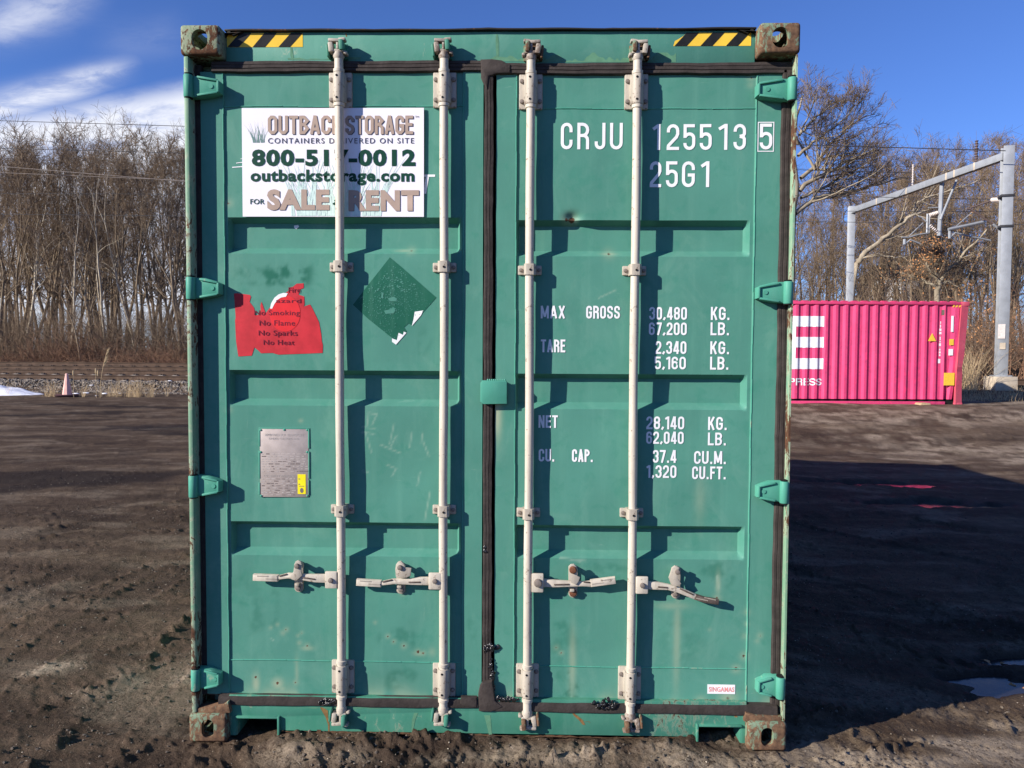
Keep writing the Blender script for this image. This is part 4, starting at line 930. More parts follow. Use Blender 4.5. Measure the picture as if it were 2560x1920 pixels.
def zb(o, s): return lambda a, b, c, d: (o[0]+a*s, o[0]+c*s, o[1]+b*s, o[1]+d*s)      # (u0,v0,u1,v1) -> l, r, top, bottom
surfR, surfL = RD.y, LD.y
A = zb((1300, 280), .31193)
k = Ink()
for c, u0, u1 in (('C', 328, 420), ('R', 460, 553), ('J', 600, 683), ('U', 722, 822)): word(k, c, *A(u0, 88, u1, 300), surfR, tk=.118)
k.done('lettering', M_WHITE, cont, 'white owner letters of the registration number')
k = Ink()
for c, u0, u1 in (('1', 1068, 1124), ('2', 1178, 1275), ('5', 1312, 1404), ('5', 1443, 1535), ('1', 1595, 1660), ('3', 1712, 1808), ('5', 1920, 2016)): word(k, c, *A(u0, 97, u1, 304), surfR, tk=.122)
l, r, tp, bt = A(1906, 80, 2033, 319); (x0, z1), (x1, z0) = P(l, tp, YS), P(r, bt, YS); f_ = 0.0036
for a, c, d, e in ((x0, x1, z1 - f_, z1), (x0, x1, z0, z0 + f_), (x0, x0 + f_, z0 + f_, z1 - f_), (x1 - f_, x1, z0 + f_, z1 - f_)): k.poly([(a, d), (c, d), (c, e), (a, e)], 0.0016, surfR)
k.done('lettering', M_WHITE, cont, 'white registration digits with the last one boxed')
k = Ink()
for c, u0, u1 in (('2', 1042, 1132), ('5', 1172, 1264), ('G', 1300, 1400), ('1', 1455, 1515)): word(k, c, *A(u0, 395, u1, 602), surfR, tk=.122)
k.done('lettering', M_WHITE, cont, 'white size code below the registration number')
A = zb((1280, 700), .2803)
for items, lab in ((((('MAX', 257, 230, 473, 343), ('GROSS', 662, 230, 962, 345), ('30,480', 1225, 240, 1560, 355), ('67,200', 1222, 378, 1558, 492))), 'white maximum gross weight lettering'),
                   ((('TARE', 258, 530, 475, 645), ('2,340', 1280, 545, 1555, 660), ('5,160', 1272, 683, 1550, 797)), 'white tare weight lettering'),
                   ((('KG.', 1775, 240, 1942, 357), ('LB.', 1772, 378, 1938, 493), ('KG.', 1770, 547, 1938, 662), ('LB.', 1768, 684, 1932, 800)), 'white unit lettering right of the upper weights')):
    for txt, a, c, d, e in items: k = Ink(); word(k, txt, *A(a, c, d, e), surfR, tk=.152, gap=.20); k.done('lettering', M_WHITE, cont, lab)
A = zb((1280, 1000), .2803)
for items, lab in (((('NET', 237, 135, 408, 248), ('28,140', 1198, 145, 1535, 262), ('62,040', 1197, 280, 1530, 392)), 'white net weight lettering'),
                   ((('CU.', 238, 435, 378, 548), ('CAP.', 535, 438, 720, 552), ('37.4', 1255, 445, 1465, 560), ('1,320', 1200, 580, 1465, 695)), 'white cubic capacity lettering'),
                   ((('KG.', 1750, 150, 1917, 268), ('LB.', 1748, 290, 1910, 405), ('CU.M.', 1625, 455, 1910, 572), ('CU.FT.', 1607, 592, 1908, 708)), 'white unit lettering right of the lower figures')):
    for txt, a, c, d, e in items: k = Ink(); word(k, txt, *A(a, c, d, e), surfR, tk=.152, gap=.20); k.done('lettering', M_WHITE, cont, lab)

# built-in typeface fitted to a surveyed box, turned into flat print
def print_text(txt, l, r, tp, bt, surf, lift, mat, parent, bold=0.0, space=1.0, y=None, label=None, skew=0.0, name='lettering', rot=0.0):
    y = YP if y is None else y
    cu = bpy.data.curves.new('t', 'FONT'); cu.body = txt; cu.offset = bold; cu.space_character = space; cu.resolution_u = 3; cu.fill_mode = 'FRONT'
    o = bpy.data.objects.new('t', cu); COL.objects.link(o); bpy.context.view_layer.update()
    me = bpy.data.meshes.new_from_object(o.evaluated_get(bpy.context.evaluated_depsgraph_get()))
    bpy.data.objects.remove(o); bpy.data.curves.remove(cu); me.name = name
    n = len(me.vertices); c = np.zeros(n*3); me.vertices.foreach_get('co', c); c = c.reshape(-1, 3); lo, hi = c.min(0), c.max(0)
    if rot: c = c[:, [1, 0, 2]] * np.array([1, -1, 1]) if rot < 0 else c; lo, hi = c.min(0), c.max(0)
    x0, z1 = P(l, tp, y); x1, z0 = P(r, bt, y); u = (c[:, 0]-lo[0])/(hi[0]-lo[0]); v = (c[:, 1]-lo[1])/(hi[1]-lo[1])
    X = x0+u*(x1-x0)+skew*v*(z1-z0); Z = z0+v*(z1-z0); Y = np.asarray(surf(X, Z))-lift
    me.vertices.foreach_set('co', np.stack([X, Y, Z], -1).ravel()); me.update(); me.materials.clear(); me.materials.append(mat)
    # facing the yard
    b = bmesh.new(); b.from_mesh(me)
    for f in b.faces:
        f.normal_update()
        if f.normal.y > 0: f.normal_flip()
    b.to_mesh(me); b.free()
    return link(name, me, parent, None, None, label)

# --- rental sign board
M_GREY_G = simple('grey_green_print', (0.16, 0.27, 0.23), 0.5)
A = zb((560, 250), .25921)
l, r, tp, bt = A(178, 85, 1930, 1130); (x0, z1), (x1, z0) = P(l, tp, YP), P(r, bt, YP)
def drape(x0, x1, z0, z1, surf, lift, thick, name, mat, parent, label=None, nx=28, nz=20):
    X, Z = np.meshgrid(np.linspace(x0, x1, nx), np.linspace(z0, z1, nz)); Y = surf(X, Z)-lift
    V = np.stack([X, Y, Z], -1).reshape(-1, 3); V = np.vstack([V, V+[0, thick, 0]]); N = nx*nz
    i = (np.arange(nz-1)[:, None]*nx+np.arange(nx-1)[None, :]).reshape(-1); f = np.stack([i, i+1, i+1+nx, i+nx], -1)
    lp = np.concatenate([np.arange(nx), np.arange(1, nz)*nx+nx-1, (nz-1)*nx+np.arange(nx-2, -1, -1), np.arange(nz-2, 0, -1)*nx]); nxt = np.roll(lp, -1)
    me = mesh_np(name, V, [f, np.stack([nxt, lp, lp+N, nxt+N], -1)], mat); return link(name, me, parent, None, None, label)
flat = lambda x, z: YP + 0.0006 * np.sin(np.asarray(x) * 9.0)
sign = drape(x0, x1, z0, z1, flat, 0.0085, 0.0035, 'sign_board', M_BOARD, cont, 'white rental sign with tan and dark green lettering')
SL = 0.0085
def blades(seed, cx, base, n, hmin, hmax, lean, wid, mat, lift, name, clipbox=None):
    rr = random.Random(seed); k = Ink()
    for i in range(n):
        x = cx[0]+(cx[1]-cx[0])*rr.random(); h = rr.uniform(hmin, hmax); le = (rr.random()-.5)*2*lean*h+((x-(cx[0]+cx[1])/2)/(cx[1]-cx[0]))*lean*h; w = wid*rr.uniform(.5, 1.2); pts = []
        for s in range(7):
            t = s/6; pts.append((x+le*t**1.7, base+h*t, w*(1-t)*(1+.6*t)))
        rib = []
        for a, (px_, pz_, pw) in enumerate(pts):
            if clipbox: px_ = min(max(px_, clipbox[0]+.003), clipbox[1]-.003); pz_ = min(max(pz_, clipbox[2]+.003), clipbox[3]-.003)
            rib.append(((px_-pw/2, pz_), (px_+pw/2, pz_)))
        k.quads(rib, lift+i*0.000004, flat)
    return k.done(name, mat, sign)
box4 = (x0, x1, z0, z1)
l, r, tp, bt = A(600, 300, 1560, 1125); bx0, bz1 = P(l, tp, YP); bx1, bz0 = P(r, bt, YP)
blades(11, (bx0+.02, bx1-.02), bz0-.004, 150, .06, .27, .40, .0070, M_PALE, SL+.0006, 'printed_grass', box4)
l, r, tp, bt = A(285, 120, 400, 418); bx0, bz1 = P(l, tp, YP); bx1, bz0 = P(r, bt, YP)
blades(12, (bx0, bx1), bz0, 40, .02, .095, .45, .0015, M_GREY_G, SL+.0006, 'printed_grass', box4)
k = Ink(); word(k, 'OUTBACK', *A(436, 164, 1145, 342), flat, tk=.165, gap=.12, lift=SL+.0012, n=2); word(k, 'STORAGE', *A(1180, 164, 1834, 342), flat, tk=.165, gap=.12, lift=SL+.0012, n=2); k.done('lettering', M_NAVY, sign)
k = Ink(); word(k, 'OUTBACK', *A(430, 158, 1139, 336), flat, tk=.165, gap=.12, lift=SL+.0020, n=2); word(k, 'STORAGE', *A(1174, 158, 1828, 336), flat, tk=.165, gap=.12, lift=SL+.0020, n=2); k.done('lettering', M_TAN, sign)
def sp(txt, a, b_, c, d, mat, bold, space=1.0, lift=.0016, **kw): return print_text(txt, *A(a, b_, c, d), flat, SL+lift, mat, sign, bold, space, **kw)
sp('TM', 1846, 160, 1882, 180, M_NAVY, 0.0)
sp('CONTAINERS DELIVERED ON SITE', 432, 374, 1836, 425, M_NAVY, 0.004, 1.25)
sp('800-517-0012', 275, 482, 1850, 647, M_DGREEN, 0.045, 1.12)
sp('outbackstorage.com', 264, 676, 1840, 828, M_DGREEN, 0.040, 1.10)
sp('FOR', 262, 960, 400, 1010, M_DGREEN, 0.012, 1.05)
sp('SALE', 427, 870, 1028, 1072, M_NAVY, 0.055, 1.12); sp('SALE', 423, 866, 1024, 1068, M_TAN, 0.055, 1.12, .0022)
sp('&', 1052, 960, 1170, 1020, M_DGREEN, 0.012)
sp('RENT', 1209, 878, 1888, 1078, M_NAVY, 0.055, 1.12); sp('RENT', 1205, 874, 1884, 1074, M_TAN, 0.055, 1.12, .0022)
# remains of older lettering that the sign does not cover
k = Ink()
for u0, v0, u1, v1, w in ((80, 650, 200, 641, 9), (118, 609, 200, 598, 7), (160, 568, 200, 565, 5)):
    p, q = P(560+u0*.2592, 250+v0*.2592, YP), P(560+u1*.2592, 250+v1*.2592, YP); k.quads(ribbon([p, q], w*.2592/625), .0014, surfL)
for u0, v0, u1, v1, w in ((1925, 730, 2036, 730, 22), (1962, 742, 1935, 905, 30)):
    p, q = P(560+u0*.2592, 250+v0*.2592, YP), P(560+u1*.2592, 250+v1*.2592, YP); k.quads(ribbon([p, q], w*.2592/625), .0014+.0002*(w > 25), surfL)
k.done('old_lettering', M_WHITE, cont)
def px_poly(pts, o, s, y): return [P(o[0]+u*s, o[1]+v*s, y) for u, v in pts]
k = Ink(); k.poly(px_poly([(665, 1206), (705, 1200), (715, 1215), (690, 1240), (668, 1232)], (560, 250), .2592, .09), .0014, surfL); k.done('sticker_scrap', M_WHITE, cont)

# --- torn red warning sticker
def sheet(pts, surf, lift, name, mat, parent, label=None, step=.012):
    """polygon sheet draped over the panel: triangulated and subdivided so it follows the steel"""
    b = bmesh.new(); vs = [b.verts.new((x, 0, z)) for x, z in pts]; f = b.faces.new(vs); bmesh.ops.triangulate(b, faces=[f])
    for _ in range(2): bmesh.ops.subdivide_edges(b, edges=[e for e in b.edges if e.calc_length() > 0.03], cuts=1); bmesh.ops.triangulate(b, faces=b.faces[:])
    for v in b.verts: v.co.y = float(surf(v.co.x, v.co.z))-lift
    for f in b.faces:
        f.normal_update()
        if f.normal.y > 0: f.normal_flip()
    me = bpy.data.meshes.new(name); b.to_mesh(me); b.free(); me.materials.append(mat); return link(name, me, parent, None, None, label)
o5 = ((560, 620), .25921)
RP = [(98, 440), (130, 437), (250, 452), (262, 470), (248, 520), (290, 575), (310, 650), (340, 645), (357, 590), (352, 560), (363, 518), (372, 590), (405, 630), (450, 650), (448, 600), (470, 545), (500, 500), (545, 480), (575, 485), (610, 430), (622, 440), (624, 382), (680, 372), (700, 345), (768, 340), (770, 385), (735, 400), (720, 450), (775, 468), (770, 490), (715, 500), (718, 545), (765, 520), (778, 545), (770, 565), (832, 545), (858, 590), (880, 640), (918, 715), (920, 820), (938, 825), (945, 900), (955, 940), (952, 1012), (700, 1022), (525, 1028), (470, 1012), (450, 950), (430, 940), (395, 950), (380, 990), (360, 1015), (330, 985), (296, 958), (283, 1000), (270, 1038), (140, 1046), (130, 980), (118, 900), (108, 700), (120, 640), (135, 575), (112, 500)]
stick = sheet(px_poly(RP, *o5, YP), surfL, .0013, 'warning_sticker', M_RED, cont, 'torn faded red warning sticker')
k = Ink(); pts = []
for i in range(40):
    a = 2*math.pi*i/40; u, v = 592+148*math.cos(a), 632+175*math.sin(a)
    pts.append((u, max(v, 455) if 480 < u else v))
k.poly(px_poly(pts, *o5, YP), .0021, surfL); k.done('printed_disc', M_RED2, stick)
k = Ink(); k.poly(px_poly([(448, 585), (458, 535), (490, 480), (530, 448), (575, 433), (618, 438), (600, 470), (555, 478), (520, 500), (490, 540), (468, 585)], *o5, YP), .0026, surfL); k.done('sticker_scrap', M_WHITE, stick)
for txt, a, c, d, e in (('Fire', 625, 380, 760, 432), ('azard', 505, 490, 745, 530), ('No Smoking', 296, 600, 735, 665), ('No Flame', 345, 697, 690, 750), ('No Sparks', 338, 793, 712, 862), ('No Heat', 385, 885, 682, 936)):
    if txt == 'Fire': d = 740
    print_text(txt, o5[0][0]+a*o5[1], o5[0][0]+d*o5[1], o5[0][1]+c*o5[1], o5[0][1]+e*o5[1], surfL, .0030, M_RTXT, stick, 0.006, 1.08)
# --- torn green placard
DP = [(1600, 90), (1720, 190), (2048, 478), (1935, 600), (1830, 615), (1812, 745), (1700, 680), (1665, 675), (1655, 690), (1740, 770), (1763, 805), (1735, 835), (1680, 818), (1668, 880), (1625, 870), (1400, 690), (1245, 548), (1380, 370)]
pl = sheet(px_poly(DP, *o5, YP), surfL, .0011, 'diamond_placard', M_GHOST, cont, 'torn dark green diamond placard')
k = Ink()
for pts in ([(1840, 615), (1922, 603), (1900, 650), (1812, 753), (1830, 680)], [(1622, 872), (1668, 890), (1685, 818), (1728, 838), (1735, 806), (1760, 818), (1660, 932), (1622, 905)]): k.poly(px_poly(pts, *o5, YP), .0020, surfL)
k.done('sticker_scrap', M_WHITE, pl)
k = Ink(); rr = random.Random(5)
for i in range(900):
    u = rr.gauss(1640, 190); v = rr.gauss(480, 190)
    if abs(u-1640)/395+abs(v-530)/430 > .93 or (u > 1700 and v > 660): continue
    s = rr.choice([3, 4, 4, 6, 8]) if v < 420 else rr.choice([3, 3, 4, 5]); pts = [(u+s*rr.uniform(.5, 1.3)*math.cos(a)*1.3, v+s*rr.uniform(.5, 1.2)*math.sin(a)) for a in (0, 1.2, 2.5, 3.7, 5)]
    k.poly(px_poly(pts, *o5, YP), .0017+i*.000001, surfL)
for pts in ([(1580, 485), (1640, 470), (1670, 490), (1660, 515), (1600, 512)], [(1545, 605), (1590, 595), (1640, 570), (1655, 600), (1640, 630), (1560, 635)], [(1520, 430), (1540, 430), (1535, 490), (1518, 480)]): k.poly(px_poly(pts, *o5, YP), .0022, surfL)
k.done('flaked_patch', M_GREEN, pl)

# --- data plate
o7 = ((560, 1030), .25921)
def pbox(u0, v0, u1, v1, o): (xa, za), (xb, zb_) = P(o[0][0]+u0*o[1], o[0][1]+v0*o[1], YP), P(o[0][0]+u1*o[1], o[0][1]+v1*o[1], YP); return xa, xb, zb_, za
xa, xb, zb_, za = pbox(345, 160, 818, 822, o7); yp = float(surfL((xa+xb)/2, (za+zb_)/2))
b = B().box(xa, xb, yp-.004, yp+.003, zb_, za, .001); plate = b.done('data_plate', M_PLATE, cont, 'dull metal approval plate with yellow label')
b = B(); q = .0042
for n, (u0, v0, u1, v1) in enumerate(((335, 152, 830, 164), (335, 165, 350, 330), (335, 372, 350, 640), (335, 680, 350, 800), (812, 165, 826, 350), (815, 380, 826, 640), (815, 655, 822, 800))):
    e0, e1, e2, e3 = pbox(u0, v0, u1, v1, o7); b.box(e0, e1, yp-.0055-.0002*n, yp+.002, e2, e3, .0008)
b.done('paint_edge', M_HINGE, plate)
RIV = B().lathe([(.0045, 0), (.0045, .002), (.002, .0035)], 10).mesh('rivet', M_HINGE)
for u, v in ((355, 172), (582, 170), (803, 172), (355, 385), (803, 385), (360, 806), (805, 806)):
    x, z = P(o7[0][0]+u*o7[1], o7[0][1]+v*o7[1], YP); link('rivet', RIV, plate, (x, yp-.004, z), (math.pi/2, 0, 0))
flatp = lambda x, z: yp-.004+0*np.asarray(x)
for txt, a, c, d, e in (('APPROVED FOR TRANSPORT', 395, 208, 770, 235), ('UNDER CUSTOMS SEAL', 435, 245, 730, 268), ('CSC SAFETY APPROVAL', 385, 604, 690, 628)):
    print_text(txt, o7[0][0]+a*o7[1], o7[0][0]+d*o7[1], o7[0][1]+c*o7[1], o7[0][1]+e*o7[1], flatp, .0007, M_PTXT, plate, .0)
k = Ink(); k2 = Ink(); rr = random.Random(3)
for v in (384, 490, 592): e0, e1, e2, e3 = pbox(358, v, 800, v+4, o7); k.poly([(e0, e2), (e1, e2), (e1, e3), (e0, e3)], .0006, flatp)
for v in list(range(400, 590, 24))+list(range(640, 800, 22)):       # illegible rows of small relief
    u = 365
    while u < (690 if v > 600 else 790):
        w = rr.uniform(12, 46); e0, e1, e2, e3 = pbox(u, v+rr.uniform(-2, 2), u+w, v+8, o7); (k2 if rr.random() < .35 else k).poly([(e0, e2), (e1, e2), (e1, e3), (e0, e3)], .0006, flatp); u += w+rr.uniform(6, 30)
k.done('plate_relief', M_PTXT, plate); k2.done('plate_relief', M_PDRK, plate)
e0, e1, e2, e3 = pbox(712, 600, 790, 790, o7); B().box(e0, e1, yp-.0052, yp-.003, e2, e3).done('yellow_label', M_LEMON, plate)
k = Ink(); e0, e1, e2, e3 = pbox(735, 730, 768, 780, o7); k.poly([((e0+e1)/2+(e1-e0)/2*math.cos(a), (e2+e3)/2+(e3-e2)/2*math.sin(a)) for a in np.linspace(0, 6.28, 17)[:-1]], .0018, flatp)
for v in (710, 716, 640, 690): e0, e1, e2, e3 = pbox(725 if v > 700 else 720, v, 775 if v > 700 else 735, v+3+(6 if v < 700 else 0), o7); k.poly([(e0, e2), (e1, e2), (e1, e3), (e0, e3)], .0018, flatp)
k.done('label_print', M_PDRK, plate)

# --- maker's sticker, hazard tapes
ob = ((1530, 1370), .31947)
e0, e1, e2, e3 = pbox(747, 1067, 962, 1142, ob); yb = float(surfR((e0+e1)/2, (e2+e3)/2))
mk = drape(e0, e1, e2, e3, surfR, .0018, .0012, 'sticker', M_WHITE, cont, 'small white sticker with faded red print', 6, 4)
print_text('SINGAMAS', ob[0][0]+757*ob[1], ob[0][0]+955*ob[1], ob[0][1]+1085*ob[1], ob[0][1]+1125*ob[1], surfR, .0026, M_LRED, mk, .02, 1.05)
hy = lambda x, z: YH+0*np.asarray(x)
def tape(u0, u1, v0, v1, o, stripes, torn, label):
    xa, xb, zb_, za = pbox(u0, v0, u1, v1, o)
    xa, za = P(o[0][0]+u0*o[1], o[0][1]+v0*o[1], YH); xb, zb_ = P(o[0][0]+u1*o[1], o[0][1]+v1*o[1], YH); w = xb-xa; h = za-zb_
    k = Ink()
    if torn: k.poly([(xa, zb_), (xb, zb_), (xb, za), (xa+.17*w, za), (xa+.13*w, za-.25*h), (xa+.06*w, za-.5*h), (xa+.02*w, za-.62*h)], .0010, hy)
    else: k.poly([(xa, zb_), (xb, zb_), (xb, za), (xa, za)], .0010, hy)
    o_ = k.done('hazard_tape', M_YEL, cont, label); k = Ink()
    for s in stripes:
        a0, a1 = xa+s[0]*w, xa+s[1]*w; sl = s[2]*w; pts = [(a0, zb_+.0004), (a1, zb_+.0004), (min(a1+sl, xb), za-.0004 if a1+sl <= xb else zb_+h*(xb-a1)/sl), (min(a0+sl, xb), za-.0004)]
        k.poly(pts, .0018, hy)
    k.done('black_stripe', M_BLK, o_)
oA = ((430, 30), .25921)
tape(530, 1262, 205, 338, oA, [(.005, .16, .165), (.34, .505, .155), (.68, .835, .165)], False, 'yellow and black hazard tape at the left end of the header')
tape(708, 1455, 200, 327, ((1500, 30), .25921), [(.015, .175, .155), (.35, .505, .155), (.68, .835, .155)], True, 'yellow and black hazard tape with a torn corner at the right end')

# --- stains with a shape of their own: rust runs on sill and header, pale bloom above the seal
M_RUN = simple('rust_run_stain', (0.20, 0.115, 0.045), 0.8, 0, 0.25, 60); M_BLOOM = simple('yellowed_paint', (0.100, 0.240, 0.145), 0.7, 0, 0.12, 40); M_EDGE = simple('rusty_edge', (0.105, 0.058, 0.032), 0.85, 0, 0.35, 60)
sly = lambda x, z: YB + 0 * np.asarray(x)
def run(pts, y, surf, mat, name='rust_run', lift=.0008):
    """tapering run: (px, py, half width px)"""
    q = [P(a, c, y) for a, c, _ in pts]; k = Ink(); rib = [((x - w / 620, z), (x + w / 620, z)) for (x, z), (_, _, w) in zip(q, pts)]; k.quads(rib, lift, surf); return k.done(name, mat, cont)
run([(803, 1768, 3), (812, 1776, 8), (817, 1792, 3.5), (822, 1812, 2), (822, 1832, 1.5)], YB, sly, M_RUN)
run([(1432, 1782, 2), (1440, 1790, 5), (1452, 1800, 5), (1460, 1812, 3)], YB, sly, M_RUN)
run([(1452, 1806, 1), (1470, 1803, 1.5), (1475, 1806, 1)], YB, sly, M_RUN, lift=.0011)
run([(1040, 1782, 5), (1034, 1800, 4), (1030, 1830, 2)], YB, sly, M_BLOOM); run([(1218, 1788, 8), (1222, 1810, 6), (1226, 1836, 4)], YB, sly, M_BLOOM); run([(798, 1824, 5), (796, 1834, 6)], YB, sly, M_EDGE); run([(1838, 1786, 3), (1840, 1793, 4)], YB, sly, M_RUN)
run([(1242, 86, 2), (1243, 105, 4), (1244, 140, 3)], YH, hy, M_BLOOM); run([(865, 84, 2), (866, 92, 1)], YH, hy, M_RUN); run([(728, 118, 2), (730, 140, 4), (732, 150, 2)], YH, hy, M_BLOOM)
rr = random.Random(21)
def fringe(px0, px1_, pyb, hmin, hmax, y, surf, mat, name, up=True, step=7):
    k = Ink(); a = px0; prev = rr.uniform(hmin, hmax)
    while a < px1_:
        h = max(hmin, min(hmax, prev + rr.uniform(-.45, .45) * (hmax - hmin))); c = a + step
        k.poly([P(a, pyb(a), y), P(c, pyb(c), y), P(c, pyb(c) - (h if up else -h), y), P(a, pyb(a) - (prev if up else -prev), y)], .0006, surf); prev = h; a = c
    k.done(name, mat, cont)
fringe(1340, 1690, lambda a: 155.5, 3, 24, YH, hy, M_BLOOM, 'stain'); fringe(1225, 1330, lambda a: 153, 2, 14, YH, hy, M_BLOOM, 'stain'); fringe(720, 900, lambda a: 149, 0.5, 6, YH, hy, M_BLOOM, 'stain')
zb_ = lambda a: 1829.5 + (a - 700) * 0.0187
fringe(704, 1738, zb_, 1.0, 5.0, YB, sly, M_EDGE, 'rusty_edge'); fringe(720, 1000, lambda a: 1768.5, .5, 4, YB, sly, M_BLOOM, 'stain', False)

for o in bpy.data.objects:
    if o.name.split('.')[0] in ('weld_bead', 'plate_relief', 'printed_grass', 'flaked_patch', 'sealant_dab', 'embossed_mark', 'grease_hole', 'black_stripe', 'old_lettering', 'paint_edge', 'label_print'): o['kind'] = 'stuff'

# ------------------------------------------------------------------ pink container at the back of the yard
M_PINK = painted('pink_container_paint', (0.68, 0.062, 0.170), rust=0.10, fade=(0.66, 0.20, 0.30), rough=0.5)
M_PINKR = painted('faded_pink_post_paint', (0.55, 0.085, 0.13), rust=0.16, fade=(0.6, 0.2, 0.2), chip=0.3, rough=0.55)
pD = 19.2
pl0 = Q(1985, 885, pD); pr0 = Q(2410, 885, pD)
pang = math.atan2(pr0[1]-pl0[1], pr0[0]-pl0[0]); px1, py1 = float(pr0[0]), float(pr0[1])
PZ0 = float(Q(2200, 1018, pD)[2]); PZ1 = float(Q(2200, 754, pD)[2]); PH = PZ1-PZ0
pink = empty('pink_container', (px1, py1, PZ0), pang)
tag(pink, 'bright pink shipping container with white letters and a crumpled right corner post', 'container')
pm = lambda px: (px-2410)/F*pD                                # metres along the wall from its right end
PL = 6.06; pitch = 24.8/F*pD
Vc, Fc = corrugated(-PL+0.12, pm(2362), 0.20, PH-0.075, pitch, 0.036)
# rolled-up lower right end of the wall
link('side_wall', mesh_np('side_wall', Vc+np.array([0, 0.012, 0]), Fc, M_PINK), pink)
b = B()   # buckled last panel: two creased faces
def facet(bm_, pts): 
    vs = [bm_.bm.verts.new(p) for p in pts]; bm_.bm.faces.new(vs)
xq = lambda px: pm(px)
prof_top = [(2362, .012), (2368, .045), (2378, .045), (2386, .014), (2397, .014), (2399, .05)]
prof_mid = [(2362, .012), (2370, .048), (2376, .048), (2384, .010), (2391, .016), (2394, .07)]
prof_bot = [(2362, .020), (2366, .10), (2370, .11), (2376, .02), (2384, .03), (2388, .09)]
rows = [(PH-.075, prof_top), (PH*.55, [(a+(c-a)*.5, p+(q-p)*.5) for (a, p), (c, q) in zip(prof_top, prof_mid)]), (PH*.40, prof_mid), (PH*.18, [(a+(c-a)*.6, p+(q-p)*.6) for (a, p), (c, q) in zip(prof_mid, prof_bot)]), (0.20, prof_bot)]
VV = [b.bm.verts.new((xq(a), p, z)) for z, pr in rows for a, p in pr]
for i in range(len(rows)-1):
    for j in range(5): b.bm.faces.new((VV[(i+1)*6+j], VV[(i+1)*6+j+1], VV[i*6+j+1], VV[i*6+j]))
b.done('buckled_panel', M_PINK, pink, 'buckled last wall panel', 20)
b = B(); b.box(-PL, pm(2404), -0.006, 0.06, PH-0.074, PH-0.004, 0.006)
for i in range(int(PL/pitch)): b.box(-PL+i*pitch+.02, -PL+i*pitch+.16, 0.0, 0.10, PH-0.003, PH+0.016, 0.005)
b.done('top_rail', M_PINK, pink)
b = B(); b.box(-PL, pm(2366), 0.0, 0.06, 0.0, 0.145, 0.006); b.done('bottom_rail', M_PINK, pink)
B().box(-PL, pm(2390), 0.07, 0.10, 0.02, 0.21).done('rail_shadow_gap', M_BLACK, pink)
b = B()   # bent corner post: leans outward at the top, kicked in at mid height
ctr = [(2409, PH-.10), (2405.5, PH*.72), (2401, PH*.50), (2396, PH*.385), (2398, PH*.34), (2399, PH*.16), (2400, 0.0)]; hw = [9.5, 9.5, 8.5, 7, 8, 8.5, 8.5]
lf = [(pm(c-h), z) for (c, z), h in zip(ctr, hw)]; rt = [(pm(c+h), z) for (c, z), h in zip(ctr, hw)]
for i in range(len(ctr)-1):
    y0 = -0.02-0.03*(2-abs(i-3) if abs(i-3) < 2 else 0); y1 = -0.02-0.03*(2-abs(i-2) if abs(i-2) < 2 else 0)
    a, c, d, e = lf[i], rt[i], rt[i+1], lf[i+1]
    facet(b, [(a[0], y0, a[1]), (e[0], y1, e[1]), (d[0], y1+.03, d[1]), (c[0], y0+.03, c[1])])
    facet(b, [(c[0], y0+.03, c[1]), (d[0], y1+.03, d[1]), (d[0], .16, d[1]), (c[0], .16, c[1])])
    facet(b, [(a[0], y0, a[1]), (a[0], .16, a[1]), (e[0], .16, e[1]), (e[0], y1, e[1])])
b.done('corner_post', M_PINKR, pink, 'faded corner post bent outward', 25)
b = B(); b.box(pm(2400), pm(2420), -0.015, 0.16, PH-0.105, PH+0.004, 0.012)
b.done('corner_casting', M_PINKR, pink)
b = B(); b.box(pm(2390), pm(2409), -0.015, 0.16, -0.006, 0.118, 0.012); b.lathe([(.022, 0), (.022, .012)], 14, T(pm(2399), -0.0255, 0.06) @ Rx(-math.pi/2)); b.done('corner_casting', M_PINKR, pink)
B().lathe([(.020, 0), (.020, .004)], 14, T(pm(2399), -0.0275, 0.06) @ Rx(-math.pi/2)).done('casting_hole', M_BLACK, pink)
B().box(-PL, pm(2396), 0.04, 2.43, PH-0.03, PH-0.008).done('roof', M_PINK, pink)
B().box(-PL, -PL+0.05, 0.02, 2.43, 0.0, PH-0.04).done('end_wall', M_PINK, pink)
B().box(pm(2394), pm(2397), 0.17, 2.43, 0.0, PH-0.04).done('end_wall', M_PINK, pink)
V2, F2 = corrugated(-PL+0.1, pm(2390), 0.05, PH-0.075, pitch, 0.036); V2 = V2*np.array([1, -1, 1])+np.array([0, 2.43, 0]); link('side_wall', mesh_np('side_wall', V2, F2[:, ::-1], M_PINK), pink)
# writing: laid on the ribs
xs_c = Vc[:len(Vc)//3, 0]; ys_c = Vc[:len(Vc)//3, 1]+.012
def rib(x, z): return np.interp(x, xs_c, ys_c)
def cutx(a, c): return [a]+[x for x in xs_c if a+1e-4 < x < c-1e-4]+[c]
def prect(k, px0, py0, px1_, py1_, lift=.004):
    x0, x1 = pm(px0), pm(px1_); zf = lambda py: float(Q(2200, py, pD)[2])-PZ0
    z1, z0 = zf(py0), zf(py1_); c = cutx(x0, x1)
    for u, v in zip(c, c[1:]):
        n = len(k.V)
        for x, z in ((u, z0), (v, z0), (v, z1), (u, z1)): k.V.append((x, None, z, lift, rib))
        k.F.append((n, n+1, n+2, n+3))
zo = ((1950, 720), .27577)
def zq(u, v): return zo[0][0]+u*zo[1], zo[0][1]+v*zo[1]
k = Ink()
for v0, v1 in ((258, 353), (447, 543), (640, 738)): a, c = zq(72, v0), zq(398, v1); prect(k, a[0], a[1], c[0], c[1])
a, c = zq(62, 258), zq(142, 738); prect(k, a[0], a[1], c[0], c[1], .0048)
k.done('lettering', M_WHITE, pink, 'giant white letter E')
